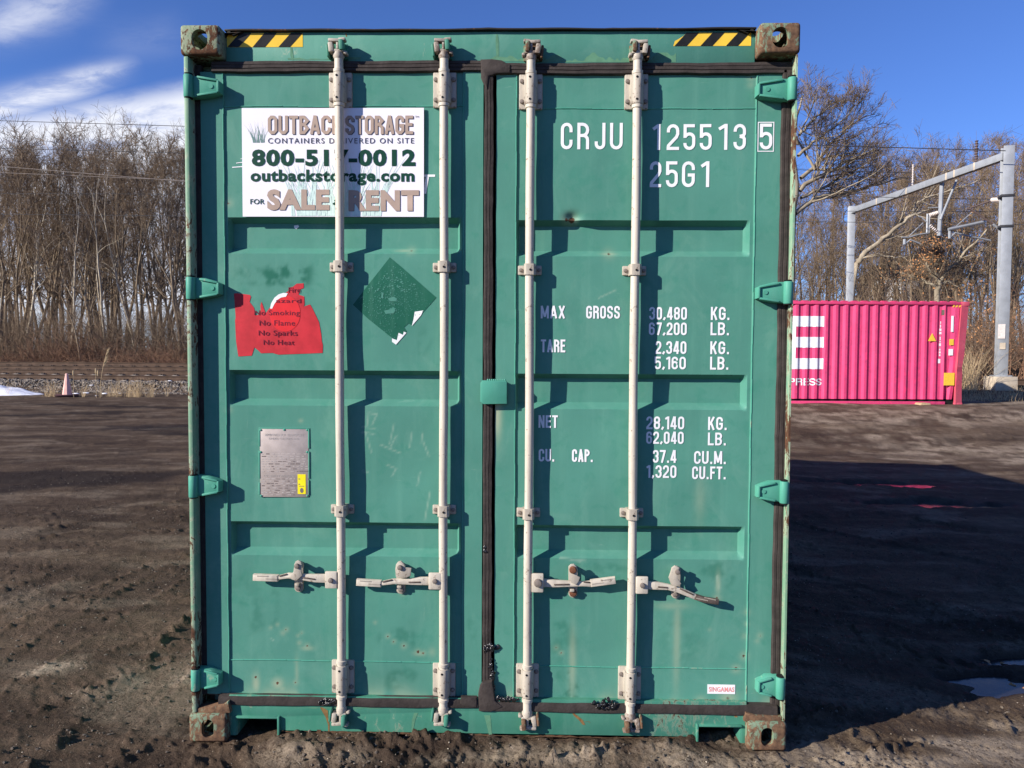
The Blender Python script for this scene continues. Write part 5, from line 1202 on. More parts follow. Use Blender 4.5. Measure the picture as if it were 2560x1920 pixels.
k = Ink(); zf = lambda py: float(Q(2200, py, pD)[2])-PZ0
for c, u0, u1 in (('E', -152, -90), ('X', -84, -14), ('P', -8, 62) , ('P', 78, 142), ('R', 150, 212), ('E', 222, 268), ('S', 276, 328), ('S', 334, 388)):
    if u0 < 0 and c == 'P': continue
    if u0 == -152: u0, u1 = -62, 0
    if u0 == -84: u0, u1 = 6, 70
    x0, x1 = pm(zq(u0, 0)[0]), pm(zq(u1, 0)[0]); z1, z0 = zf(zq(0, 822)[1]), zf(zq(0, 887)[1])
    for q, pth in enumerate(glyph(c, x1-x0, z1-z0, (z1-z0)*.17, 6)):
        for ra in [ribbon(pth, (z1-z0)*.17)]:
            for (p1, p2), (p3, p4) in zip(ra, ra[1:]): 
                n = len(k.V)
                for (u, w) in (p1, p2, p4, p3): k.V.append((x0+u, None, z0+w, .006+.0004*q, rib))
                k.F.append((n, n+1, n+2, n+3))
k.done('lettering', M_WHITE, pink, 'white word under the giant letter')
k = Ink(); rr = random.Random(8); v = 300      # registration column: too small to read, kept as white marks
for hgt, w in ((30, 8), (34, 10), (30, 18), (30, 20), (14, 3), (40, 10), (20, 12), (34, 18), (14, 5), (26, 12), (26, 16), (24, 14)):
    a, c = zq(1457-w/2, v), zq(1457+w/2, v+hgt-7); prect(k, a[0], a[1], c[0], c[1]); v += hgt
a, c = zq(1440, 640), zq(1464, 680); prect(k, a[0], a[1], c[0], c[1])
k.done('registration_mark', M_WHITE, pink)['kind'] = 'stuff'
k = Ink(); a, c = zq(1462, 195), zq(1484, 245); prect(k, a[0], a[1], c[0], c[1]); k.done('dark_patch', M_GRIP, pink)
def sticker(u0, v0, u1, v1, mat, name, lab=None, dep=0.004):
    a, c = zq(u0, v0), zq(u1, v1); B().box(pm(a[0]), pm(c[0]), dep-.012, dep, zf(c[1]), zf(a[1])).done(name, mat, pink, lab)
sticker(1535, 460, 1572, 515, M_YEL, 'yellow_sticker', None, .012); sticker(1530, 550, 1568, 608, M_WHITE, 'white_sticker', None, .012); sticker(1492, 766, 1586, 880, M_YEL, 'yellow_sticker', 'large yellow sticker near the floor', .004); sticker(1546, 250, 1566, 395, M_WHITE, 'white_sticker', 'tall thin white code strip', .012)
a = [zq(1375, 408), zq(1340, 478), zq(1412, 480)]; b = B(); b.poly([(pm(x), zf(y)) for x, y in a], -.004, .008); b.done('warning_triangle', M_YEL, pink)
k = Ink()
for u in (1552, 1580, 1608): k.poly([(pm(zq(u, 0)[0]), zf(zq(0, 172)[1])), (pm(zq(u+16, 0)[0]), zf(zq(0, 172)[1])), (pm(zq(u+26, 0)[0]), zf(zq(0, 152)[1])), (pm(zq(u+10, 0)[0]), zf(zq(0, 152)[1]))], .004, lambda x, z: 0*np.asarray(x)+.012)
k.done('hazard_stripe', M_YEL, pink)['kind'] = 'stuff'
M_WOOD = simple('raw_timber', (0.40, 0.29, 0.17), 0.8, 0, 0.2, 20, 0.3)
def ob_on(name, px0, px1_, D, h, dep, mat, label, cat, y_off=0.0):
    x0, x1 = float(Q(px0, 1020, D)[0]), float(Q(px1_, 1020, D)[0]); y = float(Q(px0, 1020, D)[1])+y_off
    z = float(ground_z(np.array([(x0+x1)/2]), np.array([y]))[0][0])-.02
    b = B().poly([(0, 0), (x1-x0, 0), (x1-x0-.015, h), (0.06, h)], 0, dep, .008); o = b.done(name, mat, None, None, 35, (x0, y, z)); tag(o, label, cat); return o
ob_on('timber_block', 2299, 2327, 18.95, .07, .9, M_WOOD, 'pale timber block propping up the pink container', 'timber block')

# ------------------------------------------------------------------ faded traffic cone
M_CONE = simple('sun_bleached_cone', (0.80, 0.47, 0.40), 0.6, 0, 0.10, 6); M_CBASE = simple('dark_cone_base', (0.10, 0.05, 0.05), 0.8, 0, 0.2, 12)
cx, cy = G(168, 992, 0.0); cz = float(ground_z(np.array([cx]), np.array([cy]))[0][0])
cone = empty('traffic_cone', (cx, cy, cz), 0.5); tag(cone, 'faded pink traffic cone on a dark base at the edge of the yard', 'traffic cone')
sc = 25.2/F     # metres per photo pixel out there
B().lathe([(.145+.01, .045), (.150, .075), (.060, .66), (.047, .76), (.030, .765)], 8).done('body', M_CONE, cone, None, 20)
B().box(-.34, .34, -.34, .34, .0, .06, .015, T(0, 0, 0.015)).done('base', M_CBASE, cone)
B().lathe([(.044, .70), (.049, .735), (.043, .785), (.02, .79)], 8).done('tip', M_CONE, cone, 'ragged pink-brown tip')

# ------------------------------------------------------------------ railway: two tracks on ballast
M_RAIL = simple('rusty_rail_web', (0.082, 0.052, 0.036), 0.75, 0.1, 0.25, 3); M_HEAD = simple('worn_rail_head', (0.022, 0.018, 0.017), 0.8, 0.0, 0.1, 10)
M_TIE = simple('weathered_concrete_tie', (0.38, 0.33, 0.27), 0.85, 0, 0.12, 5, 0.3); M_CLIP = simple('rail_clip_steel', (0.055, 0.04, 0.034), 0.8)
def tpt(s, off): return RAIL0[0]+TRK[0]*s+TNR[0]*off, RAIL0[1]+TRK[1]*s+TNR[1]*off
tang = math.atan2(TRK[1], TRK[0]); S0, S1 = -24.0, 42.0
rails = [(0.0, .600), (1.45, .762), (4.15, .855), (5.6, 1.005)]
railway = []
for t, lab in enumerate(('nearer railway track with pale tie ends above the ballast slope', 'farther railway track beside the brush')):
    x, y = tpt(0, rails[2*t][0]); tr = empty('railway_track', (x, y, 0), tang); tag(tr, lab, 'railway track', 'parallel railway tracks behind the yard')
    for off, zt in rails[2*t:2*t+2]:
        o = off-rails[2*t][0]; pr = [(-.075, -.20), (.075, -.20), (.075, -.155), (.012, -.14), (.010, -.045), (.036, -.035), (.036, -.006), (-.036, -.006), (-.036, -.035), (-.010, -.045), (-.012, -.14), (-.075, -.155)]
        n = len(pr); V = [(s, o+a, zt+c) for s in (S0, S1) for a, c in pr]; fc = np.array([(i, (i+1) % n, (i+1) % n+n, i+n) for i in range(n)])
        r_ = link('rail', mesh_np('rail', V, fc[:, ::-1], M_RAIL), tr); B().box(S0, S1, o-.034, o+.034, zt-.006, zt, .003).done('rail_head', M_HEAD, r_)
    (o0, za), (o1, zb_) = rails[2*t], rails[2*t+1]; tl = math.atan2(zb_-za, 1.45)
    k = B(); k.poly([(-.13, 0), (.13, 0), (.10, .19), (-.10, .19)], -.62, 1.45+.62, .006); tie0 = k.mesh('tie', M_TIE)
    kc = B()
    for o in (0, 1.45):
        for dx in (-.05, .05): kc.box(dx-.03, dx+.03, o-.14, o-.07, .19, .235, .006)
    clip0 = kc.mesh('rail_clip', M_CLIP)
    for n in range(34 if t == 0 else 26):
        s = -13.0+n*0.62
        if s > 3 and t: break
        o = link('tie', tie0, tr, (s, 0, za-.17-.19), (tl, 0, 0)); link('rail_clip', clip0, o)
# ballast shoulder as one strip of stone bed with loose stones on it
rr = np.random.RandomState(4)
M_STONE = material('grey_ballast_stone'); m, kk, bb = M_STONE; M_STONE = m
oi = kk.node('ShaderNodeAttribute', attribute_name='tone').outputs['Fac']
kk.put(bb.inputs['Base Color'], kk.mix(oi, (0.085, 0.070, 0.057), (0.36, 0.30, 0.235))); bb.inputs['Roughness'].default_value = .85
ICO = bmesh.new(); bmesh.ops.create_icosphere(ICO, subdivisions=1, radius=1); icoV = np.array([v.co for v in ICO.verts]); icoF = np.array([[v.index for v in f.verts] for f in ICO.faces]); ICO.free()
def stones(n, pos, size, tone, name, mat, squash=.7, seed=1):
    r_ = np.random.RandomState(seed); nv = len(icoV)
    jit = 1+r_.uniform(-.32, .32, (n, nv, 1)); v = icoV[None]*jit*np.stack([r_.uniform(.7, 1.3, n), r_.uniform(.7, 1.3, n), r_.uniform(.5, .95, n)*squash/.7], -1)[:, None]
    a = r_.rand(n)*6.28; c, s = np.cos(a)[:, None], np.sin(a)[:, None]; x = v[..., 0]*c-v[..., 1]*s; y = v[..., 0]*s+v[..., 1]*c; v = np.stack([x, y, v[..., 2]], -1)*size[:, None, None]+pos[:, None]
    f = (icoF[None]+(np.arange(n)*nv)[:, None, None]).reshape(-1, 3); me = mesh_np(name, v.reshape(-1, 3), f, mat); attr(me, 'tone', np.repeat(tone, nv)); return me
n = 7500; s = np.where(np.arange(n) < 5600, rr.uniform(-14, 4, n), rr.uniform(4, 22, n)); td = rr.uniform(-1.95, -.72, n); x = RAIL0[0]+TRK[0]*s+TNR[0]*td; y = RAIL0[1]+TRK[1]*s+TNR[1]*td
gz = ground_z(x, y)[0]; tone = rr.beta(1.2, 1.8, n)
tag(link('ballast', stones(n, np.stack([x, y, gz+.012], -1), rr.uniform(.022, .055, n), tone, 'ballast', M_STONE)), 'grey crushed stone ballast sloping down from the track', kind='stuff')
# white stones / snow crumbs at the foot of the slope, snow bank on the left
M_SNOW = simple('old_snow', (0.80, 0.80, 0.84), 0.7, 0, 0.10, 3, 0.4)
for i, (px, py, w) in enumerate([(230, 978, 10), (215, 983, 14), (190, 985, 16), (330, 977, 10), (262, 984, 14), (285, 981, 9), (391, 973, 9), (412, 975, 16), (425, 977, 10), (448, 975, 8), (458, 973, 14), (300, 984, 7), (370, 979, 6), (240, 990, 6)]):
    x, y = G(px, py, .02); r_ = w*.0135*.42; b = B(); b.lathe([(.55, -.3), (1, -.05), (.8, .35), (.35, .55)], 8, Matrix.Diagonal((r_*1.5, r_, r_*.7, 1)))
    for v in b.bm.verts: v.co *= 1+.25*math.sin(v.co.x*60+i*2)*math.cos(v.co.y*50+i)
    o = b.done('snow_lump', M_SNOW, None, None, 60, (x, y, float(ground_z(np.array([x]), np.array([y]))[0][0])+.02)); tag(o, 'small white lump of old snow at the foot of the ballast', 'snow lump', 'snow lumps along the ballast foot')
x, y = G(25, 984, .05); nx, ny = 40, 24; U, V_ = np.meshgrid(np.linspace(-1, 1, nx), np.linspace(-1, 1, ny)); q = np.clip(1-np.hypot(U*1.0, V_)**1.6, 0, 1)
X = x-.75+U*1.75; Y = y+.55+V_*.9-U*.25; Zs = ground_z(X, Y)[0]-.03+q**.8*(.34-.17*U)*(1+.25*fbm(U*2.2, V_*2.2, 3, 7))+.02*fbm(U*7, V_*7, 2, 9)
i = np.arange(ny-1)[:, None]*nx+np.arange(nx-1)[None]; f = np.stack([i, i+1, i+1+nx, i+nx], -1).reshape(-1, 4)
tag(link('snow_bank', mesh_np('snow_bank', np.stack([X, Y, Zs], -1).reshape(-1, 3), f, M_SNOW, True)), 'low bank of dirty old snow left of the traffic cone', 'snow bank')

# ------------------------------------------------------------------ overhead line portal
M_GALV = simple('galvanised_steel', (0.33, 0.345, 0.36), 0.5, 0.3, 0.10, 4); M_GALV2 = simple('dark_fitting_steel', (0.05, 0.05, 0.055), 0.6, 0.3); M_INS = simple('porcelain_insulator', (0.62, 0.55, 0.50), 0.35); M_BROWN = simple('brown_insulator', (0.14, 0.10, 0.09), 0.4); M_CONC = simple('pale_concrete', (0.50, 0.42, 0.32), 0.85, 0, 0.14, 6, 0.3)
Dm, Dc = 24.3, 33.4
mast0, masttop = Q(2500, 938, Dm), Q(2521, 377, Dm); colb, coltop = Q(2122, 800, Dc), Q(2129, 522, Dc)
mx, my, mzb, mzt = float(mast0[0])+.02, float(mast0[1]), float(mast0[2]), float(masttop[2]); lx, ly, lzt = float(coltop[0]), float(coltop[1]), float(coltop[2])
por = empty('overhead_line_portal', (mx, my, 0)); tag(por, 'grey galvanised steel portal spanning the tracks, carrying wire supports and insulators', 'portal')
rot = math.atan2(ly-my, lx-mx)
def hsec(w, d, z0, z1):
    k = B(); k.box(-w/2, w/2, -d/2, -d/2+.022, z0, z1, .003); k.box(-w/2, w/2, d/2-.022, d/2, z0, z1, .003); k.box(-.010, .010, -d/2+.022, d/2-.022, z0, z1); return k
k = hsec(.30, .36, mzb, mzt+.05); me = k.mesh('mast', M_GALV); ma = link('mast', me, por, (0, 0, 0), (0, 0, -.30))
B().box(-.26, .26, -.26, .26, mzb-.04, mzb, .004).done('base_plate', M_GALV, ma)
k = B().box(-.16, .04, -.2, -.192, mzb+1.15, mzb+1.6); k.done('mast_sign', M_INS, ma)
B().box(-.10, .06, -.2, -.192, mzb+.82, mzb+1.02).done('mast_sign', M_CONC, ma)
for zz in (Q(2528, 496, Dm)[2], Q(2525, 571, Dm)[2]): B().box(-.19, .19, -.215, .215, float(zz)-.02, float(zz)+.05, .004).done('clamp_band', M_GALV2, ma)
k = hsec(.28, .30, colb[2]-3.5, lzt+.1); link('mast', k.mesh('mast', M_GALV), por, (lx-mx, ly-my, 0), (0, 0, -.30))
gzp = float(ground_z(np.array([mx]), np.array([my]))[0][0])
B().poly([(-.33, mzb-.04), (.33, mzb-.04), (.36, gzp-.25), (-.36, gzp-.25)], -.33, .33, .012).done('pedestal', M_CONC, por)
def onbeam(t, dz=0): return Vector(((lx-mx)*t, (ly-my)*t, (lzt-.10)*t+(mzt-.22)*(1-t)+dz))
def tbeam(px):          # share of the beam's length seen at this column of the photo
    a, c = 2516, 2127; s = (a-px)/(a-c); return s*Dm/(s*Dm+(1-s)*Dc)
k = B(); k.beam(onbeam(.012), onbeam(.99), .19, .23, .006); bm_ = k.done('cross_beam', M_GALV, por)
k = B()
for t in (tbeam(2270), tbeam(2370), tbeam(2390), tbeam(2195), tbeam(2440)): p = onbeam(t); d = (onbeam(1)-onbeam(0)).normalized()*.035; k.beam(p-d, p+d, .205, .25, .004)
k.done('beam_joint', M_CONC, bm_)
def insul(p, q, r, mat, nm, par, sheds=7):
    p, q = Vector(p), Vector(q); L = (q-p).length; pr = []
    for i in range(sheds): z = L*(i+.15)/sheds; pr += [(r*.5, z), (r, z+L/sheds*.35), (r*.5, z+L/sheds*.6)]
    B().lathe(pr, 10, T(*p) @ (q-p).to_track_quat('Z', 'Y').to_matrix().to_4x4()).done(nm, mat, par)
for px, h in ((2438, .75), (2280, .82)): p = onbeam(tbeam(px), .13); insul(p, p+Vector((0, 0, h)), .062 if px > 2400 else .045, M_BROWN if px > 2400 else M_INS, 'insulator', por, 9)
def bq(px, py, t): 
    D = Dm+(Dc-Dm)*t; v = Q(px, py, D); return Vector((float(v[0])-mx, float(v[1])-my, float(v[2])))
t1 = tbeam(2352); zoomq = lambda u, v: (2200+u*.16275, 380+v*.16275)
def rod(pts, t, r, nm, mat, par=por):
    k = B(); q = [bq(*zoomq(u, v), t) for u, v in pts]
    for a, c in zip(q, q[1:]): k.bar(a, c, r, 8)
    return k.done(nm, mat, par)
drop = rod([(950, 470), (908, 1290)], t1, .075, 'drop_post', M_GALV)
rod([(1180, 430), (960, 960), (930, 1040)], t1-.02, .04, 'drop_brace', M_GALV)
insul(bq(*zoomq(890, 930), t1), bq(*zoomq(750, 975), t1), .075, M_INS, 'insulator', por, 6); insul(bq(*zoomq(895, 1240), t1), bq(*zoomq(760, 1120), t1), .06, M_INS, 'insulator', por, 6)
rod([(760, 1120), (650, 1010), (590, 985)], t1, .025, 'cantilever_arm', M_GALV); rod([(730, 950), (722, 1240)], t1, .035, 'cantilever_arm', M_GALV); rod([(765, 950), (755, 1240)], t1, .02, 'cantilever_arm', M_GALV)
rod([(755, 1245), (600, 1265), (440, 1310), (330, 1310)], t1, .022, 'cantilever_arm', M_GALV); rod([(660, 1090), (450, 1290)], t1, .018, 'cantilever_arm', M_GALV); rod([(900, 855), (740, 855)], t1, .022, 'cantilever_arm', M_GALV)
rod([(378, 1340), (378, 1420)], t1, .05, 'registration_arm', M_GALV); rod([(395, 1405), (465, 1350), (610, 1405)], t1, .03, 'registration_arm', M_GALV)
t2 = .06
insul(bq(*zoomq(1850, 730), 0), bq(*zoomq(1720, 735), t2), .07, M_INS, 'insulator', por, 6); rod([(1725, 745), (1390, 860)], t2*2, .025, 'cantilever_arm', M_BROWN)
rod([(1830, 1190), (1740, 1110)], 0, .035, 'cantilever_arm', M_GALV); rod([(1740, 1110), (1395, 880), (1330, 870)], t2, .028, 'cantilever_arm', M_BROWN); rod([(1610, 1070), (1050, 1190)], t2*1.5, .05, 'cantilever_arm', M_GALV); rod([(1410, 930), (1170, 1140)], t2*1.5, .015, 'cantilever_arm', M_GALV)
rod([(1070, 1215), (1070, 1330)], t2*2, .045, 'registration_arm', M_GALV); rod([(1085, 1305), (1160, 1240), (1350, 1290), (1700, 1360)], t2*2, .028, 'registration_arm', M_GALV)

# ------------------------------------------------------------------ overhead wires, each a span of its own
M_WIRE = simple('dark_line_wire', (0.06, 0.06, 0.065), 0.5, 0.5); M_COP = simple('weathered_contact_wire', (0.22, 0.19, 0.17), 0.5, 0.4)
def wire(a, b_, Da, Db, sag, r, mat, label):
    p, q = Vector(Q(a[0], a[1], Da)), Vector(Q(b_[0], b_[1], Db)); k = B(); pr = None
    for i in range(17):
        t = i/16; v = p.lerp(q, t); v.z -= sag*4*t*(1-t)
        if pr is not None: k.bar(pr, v, r, 6)
        pr = v
    tag(k.done('overhead_wire', mat), label, 'wire')
wire((-60, 300), (2514, 377), 37, 23.4, .0, .014, M_WIRE, 'thin dark feeder wire highest across the sky and the clouds')
wire((-60, 369), (2280, 432), 40, 28.5, .0, .013, M_WIRE, 'second dark wire skimming the tops of the bare trees')
wire((-60, 411), (700, 473), 34, 30, .0, .011, M_COP, 'pale upper wire of the converging pair before the left wood')
wire((-60, 429), (700, 461), 34.3, 30.3, .0, .010, M_COP, 'pale lower wire of the converging pair before the left wood')
wire((-60, 484), (700, 486), 38, 33, .0, .010, M_WIRE, 'faint dark wire crossing the middle of the left wood')
wire((-60, 535), (700, 542), 38, 33, .0, .010, M_WIRE, 'faint dark wire crossing the lower trunks of the left wood')
wire((1900, 487), (2560, 500), 32, 27, .0, .011, M_WIRE, 'faint wire crossing the sycamore below the beam')
wire((1900, 527), (2640, 530), 33, 27, .0, .010, M_WIRE, 'faint wire level with the top of the far portal post')
wire((1900, 552), (2560, 562), 32, 26, .0, .010, M_WIRE, 'faint lower wire crossing the far portal post')

# ------------------------------------------------------------------ bare winter trees
def bark(name, a, c, lich=(0.30, 0.28, 0.24)):
    m, k, b = material(name); tc = k.node('ShaderNodeTexCoord').outputs['Object']; inf = k.node('ShaderNodeObjectInfo').outputs['Random']
    n = k.noise(k.scalev(tc, (3, 3, .7)), 1.0, 5, .65); n2 = k.noise(tc, 9, 4, .6)
    col = k.mix(k.ramp(n, .35, .65), a, c); col = k.mix(k.math('MULTIPLY', k.ramp(n2, .55, .7), .5), col, lich)
    col = k.mix(k.math('MULTIPLY', inf, .35), col, [x*.55 for x in a])
    k.put(b.inputs['Base Color'], col); b.inputs['Roughness'].default_value = .9; b.inputs['Specular IOR Level'].default_value = .1
    return m
M_BARK = bark('grey_brown_bark', (0.169, 0.126, 0.084), (0.338, 0.260, 0.174), (0.383, 0.328, 0.237)); M_PALEB = bark('pale_mottled_bark', (0.365, 0.302, 0.217), (0.660, 0.581, 0.445), (0.20, 0.155, 0.105))
M_SYC = bark('sycamore_bark', (0.25, 0.205, 0.145), (0.46, 0.39, 0.285), (0.17, 0.135, 0.09)); M_TWIG = bark('brown_twigs', (0.174, 0.124, 0.082), (0.251, 0.184, 0.124), (0.282, 0.219, 0.150)); M_RTWIG = bark('reddish_twigs', (0.176, 0.114, 0.074), (0.237, 0.163, 0.109), (0.285, 0.209, 0.142))
M_OAK = simple('dead_oak_leaf', (0.46, 0.225, 0.095), 0.8, 0, 0.3, 3); M_BRUSH = bark('brush_stems', (0.190, 0.105, 0.066), (0.280, 0.165, 0.105), (0.36, 0.25, 0.16)); M_STRAW = simple('dry_straw', (0.50, 0.37, 0.215), 0.8, 0, 0.25, 2)
def grow(rs, P0, D0, L, R, nseg, wig, trop, taper):
    n = len(P0); pts = np.zeros((n, nseg+1, 3)); rad = np.zeros((n, nseg+1)); pts[:, 0] = P0; d = D0.copy()
    for i in range(nseg):
        d = d+rs.normal(0, wig, (n, 3)); d[:, 2] += trop; d /= np.linalg.norm(d, axis=1, keepdims=True); pts[:, i+1] = pts[:, i]+d*(L/nseg)[:, None]
    t = np.linspace(0, 1, nseg+1)[None]; rad = R[:, None]*(1-(1-taper)*t); return pts, rad
def kids(rs, pts, rad, m, tmin, ang, lr, parL, rr_, rmin, tpow=1.0):
    n, k, _ = pts.shape; idx = np.repeat(np.arange(n), m); t = tmin+(1-tmin)*rs.rand(len(idx))**tpow; f = t*(k-1); i = np.minimum(f.astype(int), k-2); w = (f-i)[:, None]
    p = pts[idx, i]*(1-w)+pts[idx, i+1]*w; d = pts[idx, i+1]-pts[idx, i]; d /= np.linalg.norm(d, axis=1, keepdims=True)
    v = rs.normal(0, 1, (len(idx), 3)); v -= (v*d).sum(1, keepdims=True)*d; v /= np.linalg.norm(v, axis=1, keepdims=True); a = rs.uniform(ang[0], ang[1], len(idx))[:, None]
    nd = d*np.cos(a)+v*np.sin(a); r0 = (rad[idx, i]*(1-w[:, 0])+rad[idx, i+1]*w[:, 0]); L = parL[idx]*rs.uniform(lr[0], lr[1], len(idx))*(1.15-.55*t)
    return p, nd, L, np.maximum(r0*rr_, rmin)
def tubes(lst):
    Vs, Fs, base = [], [], 0
    for pts, rad, s in lst:
        n, k, _ = pts.shape; d = np.gradient(pts, axis=1); d /= np.linalg.norm(d, axis=2, keepdims=True)+1e-9
        ref = np.where(np.abs(d[..., 2:3]) > .9, np.array([1., 0, 0]), np.array([0, 0, 1.])); u = np.cross(d, ref); u /= np.linalg.norm(u, axis=2, keepdims=True)+1e-9; v = np.cross(d, u)
        a = 2*np.pi*np.arange(s)/s; ring = pts[:, :, None]+rad[:, :, None, None]*(np.cos(a)[None, None, :, None]*u[:, :, None]+np.sin(a)[None, None, :, None]*v[:, :, None])
        Vs.append(ring.reshape(-1, 3)); q = np.arange(n)[:, None, None]*k*s; i = np.arange(k-1)[None, :, None]*s; j = np.arange(s)[None, None]; a0 = q+i+j; b0 = q+i+(j+1) % s
        Fs.append((np.stack([a0, b0, b0+s, a0+s], -1).reshape(-1, 4)+base)); base += n*k*s
    return np.concatenate(Vs), np.concatenate(Fs)
def tree_mesh(seed, H, r0, first, n1, n2, n3, spread, lr1, forks=0, lean=.0, tw=.0068, mt=None, mc=None, wig=.065):
    rs = np.random.RandomState(seed); d0 = np.array([[rs.uniform(-1, 1)*lean, rs.uniform(-1, 1)*lean, 1.]]); d0 /= np.linalg.norm(d0)
    tp, trd = grow(rs, np.zeros((1, 3))+[0, 0, -.15], d0, np.array([H]), np.array([r0]), 12, wig, .02, .12); tl = [(tp, trd, 8)]
    stems, srad, sL = tp, trd, np.array([H])
    if forks:
        p, d, L, R = kids(rs, tp, trd, forks+1, .22, (.12, .42), (.45, .75), sL, .75, .02); fp, fr = grow(rs, p, d, L, R, 12, wig*1.2, .06, .12); tl.append((fp, fr, 6)); stems = np.concatenate([tp, fp]); srad = np.concatenate([trd, fr]); sL = np.concatenate([sL, L])
    n1 = max(8, int(round(n1 * 2.9 / (len(stems) + 1))))
    p, d, L, R = kids(rs, stems, srad, n1, first, spread, lr1, sL, .48, .018, .8); a1, r1 = grow(rs, p, d, L, R, 6, .15, .09, .25); big = R > .03
    tl.append((a1[big], r1[big], 5)); tw_ = [(a1[~big], r1[~big], 4)] if (~big).any() else []
    p, d, L2, R2 = kids(rs, a1, r1, n2, .15, (.4, 1.0), (.35, .62), L, .55, .0105); a2, r2 = grow(rs, p, d, L2, R2, 4, .16, .07, .4); tw_.append((a2, r2, 3))
    p, d, L3, R3 = kids(rs, a2, r2, n3, .1, (.35, .95), (.35, .75), L2, .6, tw); a3, r3 = grow(rs, p, d, np.maximum(L3, .25), R3, 3, .16, .05, .6); tw_.append((a3, r3, 3))
    V, Fq = tubes(tl); mtk = mesh_np('trunk', V, Fq, mt or M_BARK, True); V, Fq = tubes(tw_); mcr = mesh_np('crown', V, Fq, mc or M_TWIG); return mtk, mcr
PROTO = [tree_mesh(20+i, *a) for i, a in enumerate([
    (15.0, .17, .40, 26, 6, 3, (.45, 1.0), (.20, .32), 1, .05), (16.0, .20, .35, 30, 6, 3, (.4, 1.0), (.18, .30), 2, .06), (13.5, .13, .45, 24, 6, 3, (.4, .95), (.2, .32), 1, .12), (14.5, .15, .3, 30, 6, 3, (.5, 1.15), (.16, .30), 1, .08),
    (12.0, .11, .35, 24, 6, 3, (.4, 1.0), (.2, .34), 2, .15), (15.5, .16, .5, 28, 6, 3, (.35, .9), (.18, .30), 1, .04), (14.0, .19, .25, 30, 6, 3, (.5, 1.2), (.2, .34), 3, .1)])]
PALE = [tree_mesh(60+i, *a, mt=M_PALEB) for i, a in enumerate([(15.0, .16, .35, 24, 6, 3, (.4, 1.0), (.2, .32), 2, .12), (14.0, .13, .35, 22, 6, 3, (.4, .95), (.2, .32), 1, .18), (15.5, .15, .45, 22, 6, 3, (.4, .9), (.18, .3), 2, .06)])]
def ground_at(x, y): return float(ground_z(np.array([x]), np.array([y]))[0][0])
def plant_tree(px, D, top_py, meshes, rz, label, group=None, name='bare_tree', tilt=0.0):
    b = Q(px, 900, D); x, y = float(b[0]), float(b[1]); z = ground_at(x, y); H = float(Q(px, top_py, D)[2])-z
    o = empty(name, (x, y, z), rz); o.rotation_euler = (tilt*math.cos(rz), tilt*math.sin(rz)*0, rz); hh = max(v.co.z for v in meshes[1].vertices) if 'top' not in meshes[1] else meshes[1]['top']; meshes[1]['top'] = hh
    s = H/hh; o.scale = (s, s, s); tag(o, label, 'tree', group); link('trunk', meshes[0], o); link('crown', meshes[1], o); return o
rr = random.Random(12)
# left wood: the ones that stand out
LONE = [(62, 47, 352, PALE[1], 2.1, 'pale slanting trunk at the far left of the wood'), (178, 46, 345, PALE[0], .4, 'pale forked tree with a bent crown, up behind the traffic cone'), (268, 45, 335, PALE[2], 1.2, 'white-barked tall tree near the middle of the left wood'), (345, 47, 350, PALE[1], 4.0, 'pale thin tree leaning right, between the cone and the green container'), (452, 44, 352, PROTO[6], 1.0, 'dark many-stemmed tree beside the left edge of the green container'), (205, 41, 560, PROTO[4], 3.0, 'short dark tree leaning over the brush behind the reeds'), (12, 45, 350, PROTO[1], 0.3, 'thick dark trunk at the left edge of the picture')]
for a in LONE: plant_tree(*a)
LG = 'bare trees of the wood behind the tracks on the left'; LL = 'thin bare grey-brown tree standing in the dense left wood'
n = 0
for row, (D, step, tops) in enumerate(((48, 33, (344, 378)), (53, 30, (345, 388)), (58, 34, (355, 398)))):
    px = -40+row*9
    while px < 560:
        plant_tree(px+rr.uniform(-8, 8), D+rr.uniform(-2, 2), rr.uniform(*tops), PROTO[rr.randrange(7)], rr.uniform(0, 6.28), LL, LG); px += step
# right wood
RG = 'bare trees behind the portal on the right'; RL = 'bare grey-brown tree in the right wood behind the portal'
for row, (D, step, tops) in enumerate(((50, 42, (325, 410)), (56, 38, (330, 420)), (63, 40, (345, 430)))):
    px = 1900+row*13
    while px < 2680:
        tp = rr.uniform(*tops)
        if px < 2240: tp += 60*(2240-px)/340+rr.uniform(40, 110)
        plant_tree(px+rr.uniform(-10, 10), D+rr.uniform(-2, 2), tp, PROTO[rr.randrange(7)], rr.uniform(0, 6.28), RL, RG); px += step
